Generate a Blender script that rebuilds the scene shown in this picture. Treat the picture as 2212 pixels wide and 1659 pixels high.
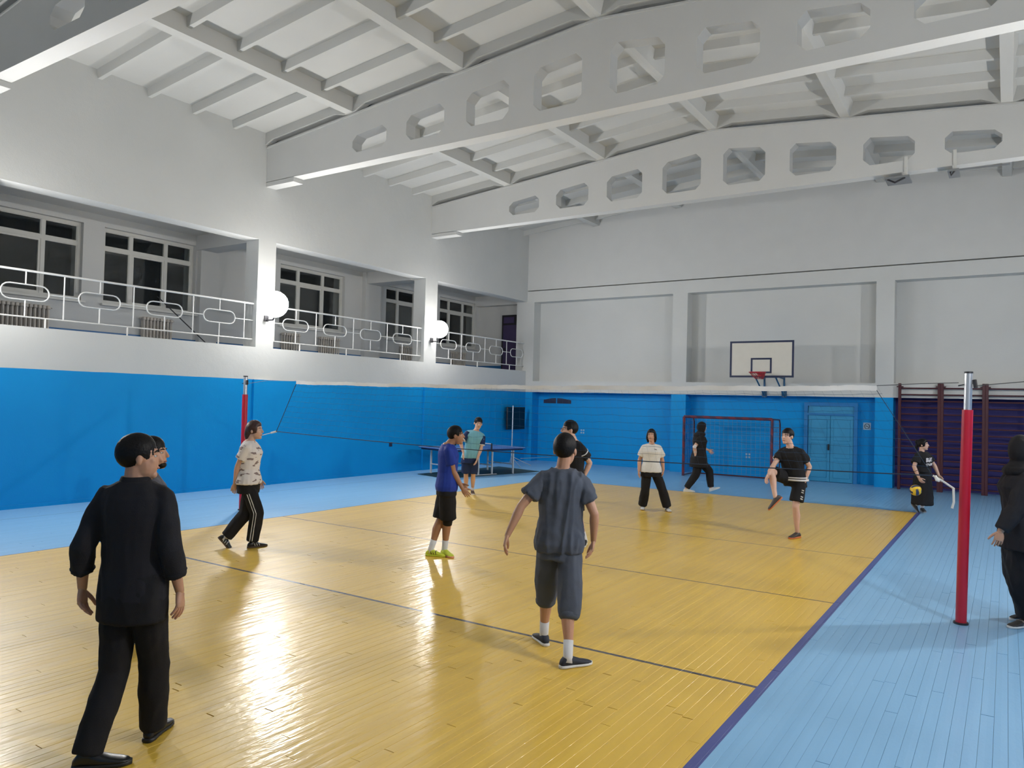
import bpy, bmesh, math, random
import numpy as np
from mathutils import Vector, Matrix
S = bpy.context.scene
for o in list(bpy.data.objects): bpy.data.objects.remove(o)
R = math.radians
# ---------------------------------------------------------------- camera
CAM = np.array([1.53878496, -8.78738061, 2.09628013])
YAW, PIT, ROL, FPX = -0.583928848, 0.0237958129, 0.0248431845, 1620.18434
_f = np.array([math.sin(YAW)*math.cos(PIT), math.cos(YAW)*math.cos(PIT), math.sin(PIT)])
_r = np.array([math.cos(YAW), -math.sin(YAW), 0.0]); _u = np.cross(_r, _f)
_R2 = math.cos(ROL)*_r + math.sin(ROL)*_u; _U2 = -math.sin(ROL)*_r + math.cos(ROL)*_u
cd = bpy.data.cameras.new('camera'); cam = bpy.data.objects.new('camera', cd); S.collection.objects.link(cam)
cd.sensor_fit = 'HORIZONTAL'; cd.sensor_width = 36; cd.lens = FPX*36/2212; cd.clip_start = 0.05; cd.clip_end = 200
mw = Matrix.Identity(4)
for i in range(3):
    mw[i][0] = _R2[i]; mw[i][1] = _U2[i]; mw[i][2] = -_f[i]; mw[i][3] = CAM[i]
cam.matrix_world = mw; S.camera = cam
# ---------------------------------------------------------------- light and exposure
S.view_settings.view_transform = 'Standard'; S.view_settings.look = 'None'
S.view_settings.gamma = 1; S.view_settings.use_curve_mapping = False
S.view_settings.exposure = -0.06
w = bpy.data.worlds.new('night'); S.world = w; w.use_nodes = True
w.node_tree.nodes['Background'].inputs[0].default_value = (0.02, 0.025, 0.03, 1)
w.node_tree.nodes['Background'].inputs[1].default_value = 1.0
LAMP_STRENGTH = 530.0
S.cycles.max_bounces = 7; S.cycles.diffuse_bounces = 4; S.cycles.glossy_bounces = 3
S.cycles.use_adaptive_sampling = True; S.cycles.adaptive_threshold = 0.07; S.cycles.adaptive_min_samples = 16
S.cycles.sample_clamp_indirect = 6.0

# ---------------------------------------------------------------- materials
def srgb(c):
    return tuple(((x/255/12.92) if x <= 10 else ((x/255+0.055)/1.055)**2.4) for x in c)
_mats = {}
class NT:
    def __init__(s, name):
        s.m = bpy.data.materials.new(name); s.m.use_nodes = True; s.t = s.m.node_tree
        s.b = s.t.nodes['Principled BSDF']
    def n(s, typ, **kw):
        nd = s.t.nodes.new(typ)
        for k, v in kw.items():
            if k.startswith('i_'):
                key = k[2:]
                key = int(key) if key.isdigit() else key
                nd.inputs[key].default_value = v
            else: setattr(nd, k, v)
        return nd
    def l(s, a, b): s.t.links.new(a, b)
    def math(s, op, a, b=None, c=None):
        nd = s.n('ShaderNodeMath', operation=op)
        for i, v in enumerate((a, b, c)):
            if v is None: continue
            if isinstance(v, (int, float)): nd.inputs[i].default_value = v
            else: s.l(v, nd.inputs[i])
        return nd.outputs[0]
    def mix(s, f, a, b):
        nd = s.n('ShaderNodeMix', data_type='RGBA')
        for k, v in ((0, f), (6, a), (7, b)):
            if isinstance(v, (int, float)): nd.inputs[k].default_value = v
            elif isinstance(v, tuple): nd.inputs[k].default_value = (*v[:3], 1)
            else: s.l(v, nd.inputs[k])
        return nd.outputs[2]
    def pos(s):
        g = s.n('ShaderNodeNewGeometry'); x = s.n('ShaderNodeSeparateXYZ'); s.l(g.outputs['Position'], x.inputs[0])
        return g.outputs['Position'], x.outputs
    def noise(s, vec, scale, detail=3, rough=0.5):
        nd = s.n('ShaderNodeTexNoise'); nd.inputs['Scale'].default_value = scale
        nd.inputs['Detail'].default_value = detail; nd.inputs['Roughness'].default_value = rough
        if vec is not None: s.l(vec, nd.inputs['Vector'])
        return nd.outputs['Fac']
    def scalevec(s, vec, sc):
        nd = s.n('ShaderNodeVectorMath', operation='MULTIPLY'); s.l(vec, nd.inputs[0]); nd.inputs[1].default_value = sc
        return nd.outputs[0]
    def bump(s, h, strength=0.2, dist=0.01):
        nd = s.n('ShaderNodeBump'); nd.inputs['Strength'].default_value = strength; nd.inputs['Distance'].default_value = dist
        s.l(h, nd.inputs['Height']); s.l(nd.outputs[0], s.b.inputs['Normal']); s.l(nd.outputs[0], s.b.inputs['Coat Normal'])
    def base(s, v):
        if isinstance(v, tuple): s.b.inputs['Base Color'].default_value = (*v[:3], 1)
        else: s.l(v, s.b.inputs['Base Color'])

def simple(name, col, rough=0.5, metal=0.0, var=0.06, vscale=6, bump=0.0, bscale=80, spec=None):
    if name in _mats: return _mats[name]
    t = NT(name); co = t.n('ShaderNodeTexCoord').outputs['Object']
    f = t.noise(co, vscale, 4)
    dark = tuple(c*(1-var*2) for c in col); lite = tuple(min(1, c*(1+var*2)) for c in col)
    t.base(t.mix(f, dark, lite))
    t.b.inputs['Roughness'].default_value = rough; t.b.inputs['Metallic'].default_value = metal
    if spec is not None: t.b.inputs['Specular IOR Level'].default_value = spec
    if bump: t.bump(t.noise(co, bscale, 3), bump, 0.01)
    _mats[name] = t.m; return t.m

def wall_mat(name='wall_paint', zones=True):
    """white plaster above, glossy oil paint dado below 2.47 m"""
    t = NT(name); P, x = t.pos()
    n1 = t.noise(P, 0.8, 5); n2 = t.noise(P, 5, 4)
    white = t.mix(n1, (0.555, 0.57, 0.565), (0.63, 0.64, 0.63))
    blue = t.mix(n1, (0.003, 0.25, 0.62), (0.005, 0.31, 0.72))
    wob = t.math('MULTIPLY_ADD', t.noise(P, 1.3, 2), 0.02, 2.46)
    isb = t.math('LESS_THAN', x[2], wob)
    if zones:
        far = t.math('MULTIPLY', t.math('GREATER_THAN', x[0], -1.06), t.math('GREATER_THAN', x[1], 14.0))
        blue = t.mix(far, blue, (0.045, 0.04, 0.16))
    t.base(t.mix(isb, white, blue))
    rr = t.math('MULTIPLY_ADD', isb, -0.38, 0.85); t.l(rr, t.b.inputs['Roughness']); t.b.inputs['Specular IOR Level'].default_value = 0.14
    t.bump(t.math('ADD', n2, t.math('MULTIPLY', t.noise(P, 40, 3), 0.25)), 0.25, 0.02)
    return t.m

def floor_mat():
    t = NT('painted_floorboards'); P, x = t.pos()
    X, Y = x[0], x[1]
    e = t.math('MULTIPLY_ADD', t.noise(P, 6, 2), 0.012, -0.006)
    Xw = t.math('ADD', X, e); Yw = t.math('ADD', Y, e)
    def band(v, lo, hi):
        return t.math('MULTIPLY', t.math('GREATER_THAN', v, lo), t.math('LESS_THAN', v, hi))
    inside = t.math('MULTIPLY', band(Xw, -9.0, 0.0), band(Yw, -9.0, 9.0))
    st = t.scalevec(P, (14.0, 1.1, 14.0)); gr = t.noise(st, 1.0, 5, 0.6); big = t.noise(P, 0.45, 3)
    rnd = t.n('ShaderNodeTexWhiteNoise', noise_dimensions='1D')
    t.l(t.math('FLOOR', t.math('DIVIDE', X, 0.08)), rnd.inputs['W'])
    pv = t.math('ADD', t.math('MULTIPLY', rnd.outputs[0], 0.5), t.math('MULTIPLY', gr, 0.5))
    yel = t.mix(pv, (0.66, 0.40, 0.022), (0.82, 0.53, 0.04))
    yel = t.mix(t.math('MULTIPLY', big, 0.5), yel, (0.80, 0.54, 0.11))
    wear = t.math('GREATER_THAN', t.noise(t.scalevec(P, (20, 3, 20)), 1.0, 6, 0.7), 0.665)
    yel = t.mix(t.math('MULTIPLY', wear, 0.3), yel, (0.30, 0.19, 0.05))
    blu = t.mix(pv, (0.20, 0.44, 0.71), (0.235, 0.485, 0.76))
    blu = t.mix(t.math('MULTIPLY', wear, 0.16), blu, (0.10, 0.25, 0.42))
    c = t.mix(inside, blu, yel)
    incourt = band(X, -9.0, 0.0)
    def line(v, pos, w, col, clip=None, k=1.0):
        nonlocal c
        f = band(v, pos-w/2, pos+w/2)
        if clip is not None: f = t.math('MULTIPLY', f, clip)
        if k < 1: f = t.math('MULTIPLY', f, k)
        c = t.mix(f, c, col)
    line(Y, -3.0, 0.042, (0.05, 0.04, 0.05), incourt)
    line(Y, 0.0, 0.03, (0.09, 0.045, 0.008), incourt)
    line(Y, 3.0, 0.03, (0.11, 0.06, 0.012), incourt, 0.9)
    line(Y, 9.0, 0.035, (0.07, 0.07, 0.09), incourt, 0.9)
    line(X, -9.0, 0.025, (0.06, 0.07, 0.10), band(Y, -9, 9), 0.9)
    line(Xw, -11.92, 0.018, (0.05, 0.09, 0.15), None, 0.85)
    line(X, 0.02, 0.075, (0.045, 0.065, 0.27), band(Y, -9.0, 9.02))
    t.base(c)
    ro = t.math('MULTIPLY_ADD', gr, 0.12, 0.40); t.l(ro, t.b.inputs['Roughness'])
    cr = t.math('MULTIPLY_ADD', gr, 0.12, 0.12); t.l(t.math('ADD', cr, t.math('MULTIPLY', wear, 0.12)), t.b.inputs['Coat Roughness']); t.b.inputs['Coat Weight'].default_value = 0.45; t.b.inputs['Coat IOR'].default_value = 1.45
    t.b.inputs['Specular IOR Level'].default_value = 0.8
    hn = t.noise(t.scalevec(P, (9.0, 2.6, 9.0)), 1.0, 3, 0.55)
    hn2 = t.noise(t.scalevec(P, (55.0, 22.0, 55.0)), 1.0, 2, 0.5)
    t.bump(t.math('ADD', hn, t.math('MULTIPLY', hn2, 0.14)), 0.42, 0.018)
    return t.m

M_WALL = wall_mat(); M_FLOOR = floor_mat()
M_WHITE = simple('white_plaster', (0.58, 0.59, 0.585), 0.85, var=0.02, vscale=2, bump=0.15, bscale=25)
M_CEIL = simple('whitewashed_concrete', (0.58, 0.585, 0.575), 0.9, var=0.02, vscale=1.5, bump=0.15, bscale=18)
M_SLAB = simple('greyed_ceiling_slab', (0.50, 0.505, 0.49), 0.9, var=0.02, vscale=1.5, bump=0.15, bscale=18)
M_GAP = simple('dark_seam_floor', (0.05, 0.04, 0.03), 0.8)
M_FRAME = simple('white_window_paint', (0.62, 0.62, 0.59), 0.45, var=0.03)
M_RAIL = simple('white_railing_enamel', (0.70, 0.71, 0.71), 0.35, var=0.03)
M_RADI = simple('cream_radiator_enamel', (0.50, 0.46, 0.41), 0.5, var=0.05)
M_MAROON = simple('maroon_paint', (0.065, 0.012, 0.018), 0.4, var=0.1)
M_RED = simple('red_enamel', (0.47, 0.012, 0.03), 0.32, var=0.04)
M_SILVER = simple('silver_pole_metal', (0.55, 0.56, 0.58), 0.3, 0.75, var=0.05)
M_BLUESTEEL = simple('blue_steel_paint', (0.015, 0.09, 0.20), 0.4)
M_NAVY = simple('navy_line_paint', (0.012, 0.022, 0.07), 0.5)
M_BOARD = simple('backboard_cream', (0.62, 0.60, 0.54), 0.5, var=0.02)
M_DOOR = simple('sky_blue_door_paint', (0.03, 0.28, 0.52), 0.4, var=0.08, vscale=3)
M_DOORF = simple('mid_blue_door_frame', (0.01, 0.18, 0.46), 0.4, var=0.06)
M_BLACK = simple('black_plastic', (0.012, 0.012, 0.014), 0.35)
M_DARKM = simple('dark_metal', (0.03, 0.03, 0.035), 0.45, 0.4)
M_TT = simple('blue_table_top', (0.02, 0.09, 0.33), 0.35, var=0.04)
M_TTLEG = simple('white_table_leg', (0.60, 0.62, 0.64), 0.4, var=0.03)
M_MAT = simple('dark_green_mat', (0.012, 0.04, 0.045), 0.6, var=0.1)
M_CORD = simple('dark_net_cord', (0.015, 0.03, 0.06), 0.8)
M_ROPE = simple('white_rope', (0.65, 0.65, 0.62), 0.8)
M_TAPE = simple('white_net_tape', (0.74, 0.74, 0.73), 0.7, var=0.04)
M_STEELC = simple('steel_cable', (0.12, 0.12, 0.12), 0.4, 0.7)
M_PURPLE = simple('dark_purple_door', (0.05, 0.035, 0.10), 0.6)
M_SKIRT = simple('blue_skirting', (0.02, 0.13, 0.33), 0.4)
M_NETRED = simple('red_hoop_net', (0.30, 0.03, 0.035), 0.6)
M_GOALNET = simple('grey_goal_net', (0.16, 0.22, 0.32), 0.8)

# ---------------------------------------------------------------- mesh helpers
class MB:
    def __init__(s): s.v = []; s.f = []; s.mi = []
    def face(s, idx, m=0): s.f.append(tuple(idx)); s.mi.append(m)
    def add(s, vs, fs, m=0):
        o = len(s.v); s.v += [tuple(map(float, q)) for q in vs]
        for f in fs: s.face([i+o for i in f], m)
    def box(s, x0, x1, y0, y1, z0, z1, m=0):
        s.add([(x0,y0,z0),(x1,y0,z0),(x1,y1,z0),(x0,y1,z0),(x0,y0,z1),(x1,y0,z1),(x1,y1,z1),(x0,y1,z1)],
              [(0,3,2,1),(4,5,6,7),(0,1,5,4),(1,2,6,5),(2,3,7,6),(3,0,4,7)], m); return s
    def bbox(s, x0, x1, y0, y1, z0, z1, c=0.004, m=0):
        """box with chamfered edges"""
        xs, ys, zs = (x0, x1), (y0, y1), (z0, z1); vs = []; idx = {}
        for i in (0, 1):
            for j in (0, 1):
                for k in (0, 1):
                    sx, sy, sz = (1 if i == 0 else -1), (1 if j == 0 else -1), (1 if k == 0 else -1)
                    for a, q in enumerate(((xs[i], ys[j]+sy*c, zs[k]+sz*c), (xs[i]+sx*c, ys[j], zs[k]+sz*c), (xs[i]+sx*c, ys[j]+sy*c, zs[k]))):
                        idx[i, j, k, a] = len(vs); vs.append(q)
        I = idx; fs = []
        for i in (0, 1): fs.append([I[i,0,0,0], I[i,1,0,0], I[i,1,1,0], I[i,0,1,0]][::(-1 if i == 0 else 1)])
        for j in (0, 1): fs.append([I[0,j,0,1], I[1,j,0,1], I[1,j,1,1], I[0,j,1,1]][::(1 if j == 0 else -1)])
        for k in (0, 1): fs.append([I[0,0,k,2], I[1,0,k,2], I[1,1,k,2], I[0,1,k,2]][::(-1 if k == 0 else 1)])
        for j in (0, 1):
            for k in (0, 1): fs.append([I[0,j,k,1], I[1,j,k,1], I[1,j,k,2], I[0,j,k,2]][::(-1 if (j+k) % 2 == 0 else 1)])
        for i in (0, 1):
            for k in (0, 1): fs.append([I[i,0,k,0], I[i,1,k,0], I[i,1,k,2], I[i,0,k,2]][::(1 if (i+k) % 2 == 0 else -1)])
        for i in (0, 1):
            for j in (0, 1): fs.append([I[i,j,0,0], I[i,j,1,0], I[i,j,1,1], I[i,j,0,1]][::(-1 if (i+j) % 2 == 0 else 1)])
        for i in (0, 1):
            for j in (0, 1):
                for k in (0, 1): fs.append([I[i,j,k,0], I[i,j,k,1], I[i,j,k,2]][::(1 if (i+j+k) % 2 == 0 else -1)])
        s.add(vs, fs, m); return s
    def prism(s, poly, axis, a, b, m=0):
        """poly: 2-D points in the plane of the two other axes"""
        n = len(poly)
        def mk(q, t):
            if axis == 0: return (t, q[0], q[1])
            if axis == 1: return (q[0], t, q[1])
            return (q[0], q[1], t)
        s.add([mk(q, a) for q in poly]+[mk(q, b) for q in poly],
              [tuple(range(n)), tuple(range(2*n-1, n-1, -1))]+[(i, (i+1) % n + 0, (i+1) % n+n, i+n)[::-1] for i in range(n)], m); return s
    def tube(s, pts, r, n=8, m=0, cap=True, closed=False, up=None):
        pts = [np.array(q, float) for q in pts]; N = len(pts); rs = r if hasattr(r, '__len__') else [r]*N
        o = len(s.v); prev = None; rings = []
        for i, q in enumerate(pts):
            if closed: d = pts[(i+1) % N]-pts[i-1]
            elif i == 0: d = pts[1]-q
            elif i == N-1: d = q-pts[-2]
            else: d = pts[i+1]-pts[i-1]
            d = d/(np.linalg.norm(d)+1e-9)
            if prev is None:
                a = np.array([0, 0, 1.]) if abs(d[2]) < .9 else np.array([1., 0, 0])
            else: a = prev
            x = a - d*(a@d); x /= np.linalg.norm(x)+1e-9; y = np.cross(d, x); prev = x
            for k in range(n):
                t = 2*math.pi*(k+.5)/n; s.v.append(tuple(q+rs[i]*(math.cos(t)*x+math.sin(t)*y)))
            rings.append(o+i*n)
        L = N if closed else N-1
        for i in range(L):
            a, b = rings[i], rings[(i+1) % N]
            for k in range(n): s.face((a+k, a+(k+1) % n, b+(k+1) % n, b+k), m)
        if cap and not closed:
            s.face([rings[0]+k for k in range(n)][::-1], m); s.face([rings[-1]+k for k in range(n)], m)
        return s
    def bar(s, a, b, w, h=None, m=0):
        """square bar from a to b"""
        h = h or w; a = np.array(a, float); b = np.array(b, float); d = b-a; d /= np.linalg.norm(d)
        u = np.array([0, 0, 1.]) if abs(d[2]) < .9 else np.array([0, 1., 0]); x = np.cross(u, d); x /= np.linalg.norm(x); y = np.cross(d, x)
        vs = [q+sx*w/2*x+sy*h/2*y for q in (a, b) for sx, sy in ((-1,-1),(1,-1),(1,1),(-1,1))]
        s.add(vs, [(0,3,2,1),(4,5,6,7),(0,1,5,4),(1,2,6,5),(2,3,7,6),(3,0,4,7)], m); return s
    def sphere(s, c, r, nu=24, nv=14, m=0, sc=(1,1,1)):
        vs = [(c[0], c[1], c[2]+r*sc[2])]
        for j in range(1, nv):
            ph = math.pi*j/nv
            for i in range(nu):
                t = 2*math.pi*i/nu; vs.append((c[0]+r*sc[0]*math.sin(ph)*math.cos(t), c[1]+r*sc[1]*math.sin(ph)*math.sin(t), c[2]+r*sc[2]*math.cos(ph)))
        vs.append((c[0], c[1], c[2]-r*sc[2])); fs = []
        for i in range(nu): fs.append((0, 1+i, 1+(i+1) % nu))
        for j in range(nv-2):
            for i in range(nu):
                a = 1+j*nu; fs.append((a+i, a+nu+i, a+nu+(i+1) % nu, a+(i+1) % nu))
        a = 1+(nv-2)*nu
        for i in range(nu): fs.append((len(vs)-1, a+(i+1) % nu, a+i))
        s.add(vs, fs, m); return s
    def mesh(s, name):
        me = bpy.data.meshes.new(name); me.from_pydata(s.v, [], s.f)
        if any(s.mi): me.polygons.foreach_set('material_index', s.mi)
        me.update(); return me
    def build(s, name, mats, parent=None, smooth=False, fix=True, loc=None, **props):
        me = s.mesh(name)
        for m in (mats if isinstance(mats, (list, tuple)) else [mats]): me.materials.append(m)
        if fix:
            bm = bmesh.new(); bm.from_mesh(me); bmesh.ops.recalc_face_normals(bm, faces=bm.faces); bm.to_mesh(me); bm.free()
        if smooth:
            me.polygons.foreach_set('use_smooth', [True]*len(me.polygons))
            if smooth != True: me.set_sharp_from_angle(angle=R(smooth))
        return link(name, me, parent, loc, **props)
def link(name, me, parent=None, loc=None, **props):
    o = bpy.data.objects.new(name, me); S.collection.objects.link(o)
    if parent is not None: o.parent = parent; o.matrix_parent_inverse = Matrix.Translation(parent.location).inverted() if loc is None else Matrix.Identity(4)
    if loc is not None: o.location = loc
    for k, v in props.items(): o[k] = v
    return o
def thing(name, label, cat, loc, group=None):
    o = bpy.data.objects.new(name, None); S.collection.objects.link(o); o.location = loc; o.empty_display_size = 0.1
    o['label'] = label; o['category'] = cat
    if group: o['group'] = group
    return o
def struct(o, label=None):
    o['kind'] = 'structure'
    if label: o['label'] = label
    return o

XL, XR, YB, YF = -13.0, 4.45, -10.4, 14.1      # hall: left wall, right wall, rear wall, far pilaster face
RIDGE = -4.39
def zb(x): return 8.73 - 0.0913*abs(x-RIDGE)    # top of the roof beams / underside of the roof ribs
BEAMS = (-9.61, -3.53, 2.55, 8.61)              # near faces

# ================================================================ FLOOR
fl = MB().box(XL-0.3, XR+0.3, YB-0.3, 15.0, -0.25, -0.012).build('floor', M_GAP)
struct(fl, 'painted board floor with a yellow court inside a pale blue border')
PW = 0.08; rng = random.Random(4)
planks = []
ncol = int((XR-XL)/PW)+1
for c in range(ncol):
    x0 = XL + c*PW; y = YB - rng.random()*3
    while y < 14.7:
        L = rng.choice((2.0, 2.6, 3.2, 3.8, 4.4)); y1 = min(y+L, 14.72); ya = max(y, YB)
        if y1 - ya > 0.05: planks.append((x0, ya, y1))
        y = y1 + 1e-6 if y1 < 14.72 else 99
def vis(x, y0, y1):
    best = 0
    for k in range(7):
        q = np.array([x, y0+(y1-y0)*k/6, 0])-CAM; z = q@_f
        if z < 0.5: continue
        px, py = 1106+FPX*(q@_R2)/z, 829.5-FPX*(q@_U2)/z
        if 0 <= px <= 2212 and 0 <= py <= 1659: best += 1/z**2
    return best
planks.sort(key=lambda q: -vis(q[0]+PW/2, q[1], q[2])*(q[2]-q[1]))
def plank_profile(h):                             # half cross-section: chamfered, slightly crowned
    g = 0.0007; w2 = PW/2
    return [(-w2+g, -0.012), (-w2+g, -0.0014), (-w2+g+0.0012, -0.0002), (0, h), (w2-g-0.0012, -0.0002), (w2-g, -0.0014), (w2-g, -0.012)]
def plank_mb(mb, cx, y0, y1, h, tilt):
    pr = plank_profile(h); n = len(pr); g = 0.0012; vs = []
    for y in (y0+g, y1-g):
        for (a, b) in pr: vs.append((cx+a, y, b + a*tilt))
    fs = [(i, i+1, n+i+1, n+i) for i in range(n-1)] + [tuple(range(n-1, -1, -1)), tuple(range(n, 2*n))]
    mb.add(vs, fs, 0)
unit = []
for k in range(6):
    mb = MB(); plank_mb(mb, 0, -0.5, 0.5, 0.0003, [-0.011, -0.005, 0, 0.003, 0.007, 0.012][k]); me = mb.mesh('plank'); me.materials.append(M_FLOOR); unit.append(me)
for (x0, y0, y1) in planks[:300]:
    o = link('plank', rng.choice(unit), fl, (x0+PW/2, (y0+y1)/2, rng.uniform(-0.0006, 0.0002))); o.scale = (1, y1-y0, 1)
rest = MB()
for (x0, y0, y1) in planks[300:]: plank_mb(rest, x0+PW/2, y0, y1, 0.0003, rng.uniform(-0.010, 0.010))
rest.build('far_floorboards', M_FLOOR, fl, fix=False, kind='stuff')

# ================================================================ LEFT WALL with gallery openings
ZO0, ZO1 = 3.22, 5.73                            # gallery openings
OPEN = ((-9.3, -3.6), (-3.0, 2.40), (2.90, 8.40), (8.97, 14.1))
T = 0.45
mb = MB(); mb.box(XL-T, XL, YB, 15.0, 0, ZO0)
mb.box(XL-T, XL, YB, 15.0, ZO1, 8.30)
ys = [YB]+[v for o_ in OPEN for v in o_]+[15.0]
wl = mb.build('wall_left', M_WALL); struct(wl, 'left wall, blue below and white above, open to the gallery')
cols = [(YB, -9.3), (-3.6, -3.0), (2.40, 2.90), (8.40, 8.97), (14.1, 15.0)]
for (a, b) in cols:
    MB().box(XL-T, XL+0.0, a, b, ZO0, ZO1).build('column', M_WALL, wl)
for (a, b) in ((-3.6, -3.0), (2.35, 2.9), (8.42, 8.97)):
    MB().box(XL-0.01, XL+0.06, a, b, 0, 2.47).build('pilaster', M_WALL, wl)
MB().box(XL, XL+0.02, YB, YF+.3, 0, 0.07).build('baseboard_left', M_WALL)['kind'] = 'structure'
# gallery behind the openings
XG = -15.42
g = MB().box(XG-0.5, XG, YB, 15.2, 3.0, 4.08)
WIN = [(-2.75, -0.34), (0.12, 2.40), (5.02, 7.46), (9.30, 11.55), (12.08, 14.30)]
g.box(XG-0.5, XG, YB, 15.2, 5.80, 6.3)
yy = [YB]+[v for q in WIN for v in q]+[15.2]
for i in range(0, len(yy), 2): g.box(XG-0.5, XG, yy[i], yy[i+1], 4.08, 5.80)
wg = g.build('wall_gallery', M_WHITE); struct(wg, 'white gallery wall with dark night windows')
for a, b in ((2.45, 2.95), (8.2, 8.9)):
    MB().box(XG-.01, XG+0.15, a, b, 3.0, 6.1).build('pier', M_WHITE, wg)
gf = MB().box(XG-0.4, XL-T, YB, 15.2, 2.80, 3.0).build('floor_gallery', M_SKIRT); struct(gf, 'blue painted floor of the raised gallery')
gc = MB().box(XG-0.5, XL-T, YB, 15.2, 6.05, 6.3).build('ceiling_gallery', M_WHITE); struct(gc, 'white ceiling over the gallery')
for a, b in ((-3.6, -3.0), (2.40, 2.90), (8.25, 8.85), (14.2, 14.5)):
    MB().box(XG, XL-T, a, b, 5.69, 6.06).build('cross_beam', M_WHITE, gc)
ge = MB().box(XG-0.4, XL-T, 14.5, 14.8, 2.9, 6.1).build('wall_gallery_end', M_WHITE); struct(ge, 'white end wall of the gallery')
MB().box(XG-0.5, XL-T, YB-.3, YB, 2.9, 6.3).build('wall_gallery_rear', M_WHITE)['kind'] = 'structure'
gb = MB().box(XG, XG+0.02, YB, 14.5, 3.0, 3.44).build('baseboard_gallery', M_SKIRT); gb['kind'] = 'structure'
MB().box(XG+.02, XL-T, 14.47, 14.5, 3.0, 3.44).build('baseboard_gallery_end', M_SKIRT)['kind'] = 'structure'
# gallery end door
d = MB().box(-14.30, -13.46, 14.40, 14.49, 3.0, 5.33).build('door_2', M_DARKM); struct(d, 'dark door frame at the far end of the gallery')
MB().box(-14.22, -13.5, 14.37, 14.41, 3.02, 4.95).build('door_leaf', M_PURPLE, d)
MB().box(-14.22, -13.75, 14.385, 14.405, 5.02, 5.25).build('transom_pane', M_PURPLE, d)
MB().box(-14.16, -14.10, 14.33, 14.37, 4.0, 4.1).build('door_handle', M_DARKM, d)

# ---- windows
tg = NT('dark_window_glass'); tg.b.inputs['Base Color'].default_value = (0.9, 0.95, 0.95, 1)
tg.b.inputs['Roughness'].default_value = 0.06; tg.b.inputs['Transmission Weight'].default_value = 1.0; tg.b.inputs['IOR'].default_value = 1.5
M_GLASS = tg.m
for i, (a, b) in enumerate(WIN):
    x0 = XG-0.20; z0, z1 = 4.08, 5.80
    fr = MB()
    fr.box(x0, x0+0.09, a, a+0.07, z0, z1); fr.box(x0, x0+0.09, b-0.07, b, z0, z1)
    fr.box(x0, x0+0.09, a+.07, b-.07, z0, z0+0.07); fr.box(x0, x0+0.09, a+.07, b-.07, z1-0.07, z1)
    wn = fr.build('window_%d' % (i+1), M_FRAME); struct(wn, 'white framed gallery window, dark with night outside')
    Wd = b-a; m1, m2 = a+Wd*0.30, a+Wd*0.68; zt = z0+(z1-z0)*0.735
    MB().box(x0+.005, x0+0.085, m1-.035, m1+.035, z0+.07, z1-.07).build('mullion', M_FRAME, wn)
    MB().box(x0+.005, x0+0.085, m2-.035, m2+.035, z0+.07, z1-.07).build('mullion', M_FRAME, wn)
    MB().box(x0+.003, x0+0.087, a+.07, b-.07, zt-.04, zt+.04).build('transom', M_FRAME, wn)
    cols_ = ((a+.07, m1-.035), (m1+.035, m2-.035), (m2+.035, b-.07))
    for k, (p0, p1) in enumerate(cols_):
        for (q0, q1) in ((z0+.07, zt-.04), (zt+.04, z1-.07)):
            f2 = 0.045 if (k == 1 and q1 < zt) else 0.018
            sash = MB(); sx0, sx1 = x0+.02, x0+.075
            sash.box(sx0, sx1, p0, p0+f2, q0, q1); sash.box(sx0, sx1, p1-f2, p1, q0, q1)
            sash.box(sx0, sx1, p0+f2, p1-f2, q0, q0+f2); sash.box(sx0, sx1, p0+f2, p1-f2, q1-f2, q1)
            so = sash.build('sash', M_FRAME, wn)
            MB().box(x0+.042, x0+.048, p0+f2*.7, p1-f2*.7, q0+f2*.7, q1-f2*.7).build('pane', M_GLASS, so)
    MB().bbox(XG-0.2, XG+0.10, a-0.05, b+0.05, z0-0.05, z0).build('window_sill', M_FRAME, wn)
struct(MB().box(XG-0.9, XG-0.55, YB, 15.2, 2.5, 6.6).build('wall_outside', simple('night_dark', (0.02, 0.024, 0.03), 0.9)), 'dark night outside the gallery windows')

# ---- radiators
def radiator(y0, n, label):
    t = thing('radiator', label, 'radiator', (XG+0.12, y0+n*.0425, 3.05), 'cast iron radiators under the gallery windows')
    for k in range(n):
        y = y0+k*0.085; r = MB()
        for dx in (-0.045, 0.045):
            pts = [(XG+.12+dx, y+.04, 3.18), (XG+.12+dx, y+.04, 3.82)]
            r.tube(pts, 0.024, 6)
        r.bbox(XG+.04, XG+.20, y+.008, y+.076, 3.14, 3.22, .015); r.bbox(XG+.04, XG+.20, y+.008, y+.076, 3.79, 3.87, .015)
        r.build('radiator_section', M_RADI, t)
    for z in (3.18, 3.83): MB().tube([(XG+.12, y0-.05, z), (XG+.12, y0+n*.085+.05, z)], .016, 6).build('header_pipe', M_RADI, t)
    for y in (y0+.02, y0+n*.085-.07): MB().box(XG+.08, XG+.16, y, y+.05, 3.0, 3.15).build('bracket_foot', M_RADI, t)
radiator(-2.05, 12, 'cream radiator under the leftmost gallery window')
radiator(0.98, 9, 'cream radiator under the gallery window left of the first lamp')
radiator(5.05, 7, 'cream radiator just right of the first lamp, behind the railing')
radiator(6.40, 9, 'cream radiator in the middle gallery bay, below the first window right of the lamp')
radiator(9.95, 7, 'cream radiator just left of the second lamp column')
radiator(12.7, 9, 'cream radiator in the gallery bay nearest the far wall')

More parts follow.
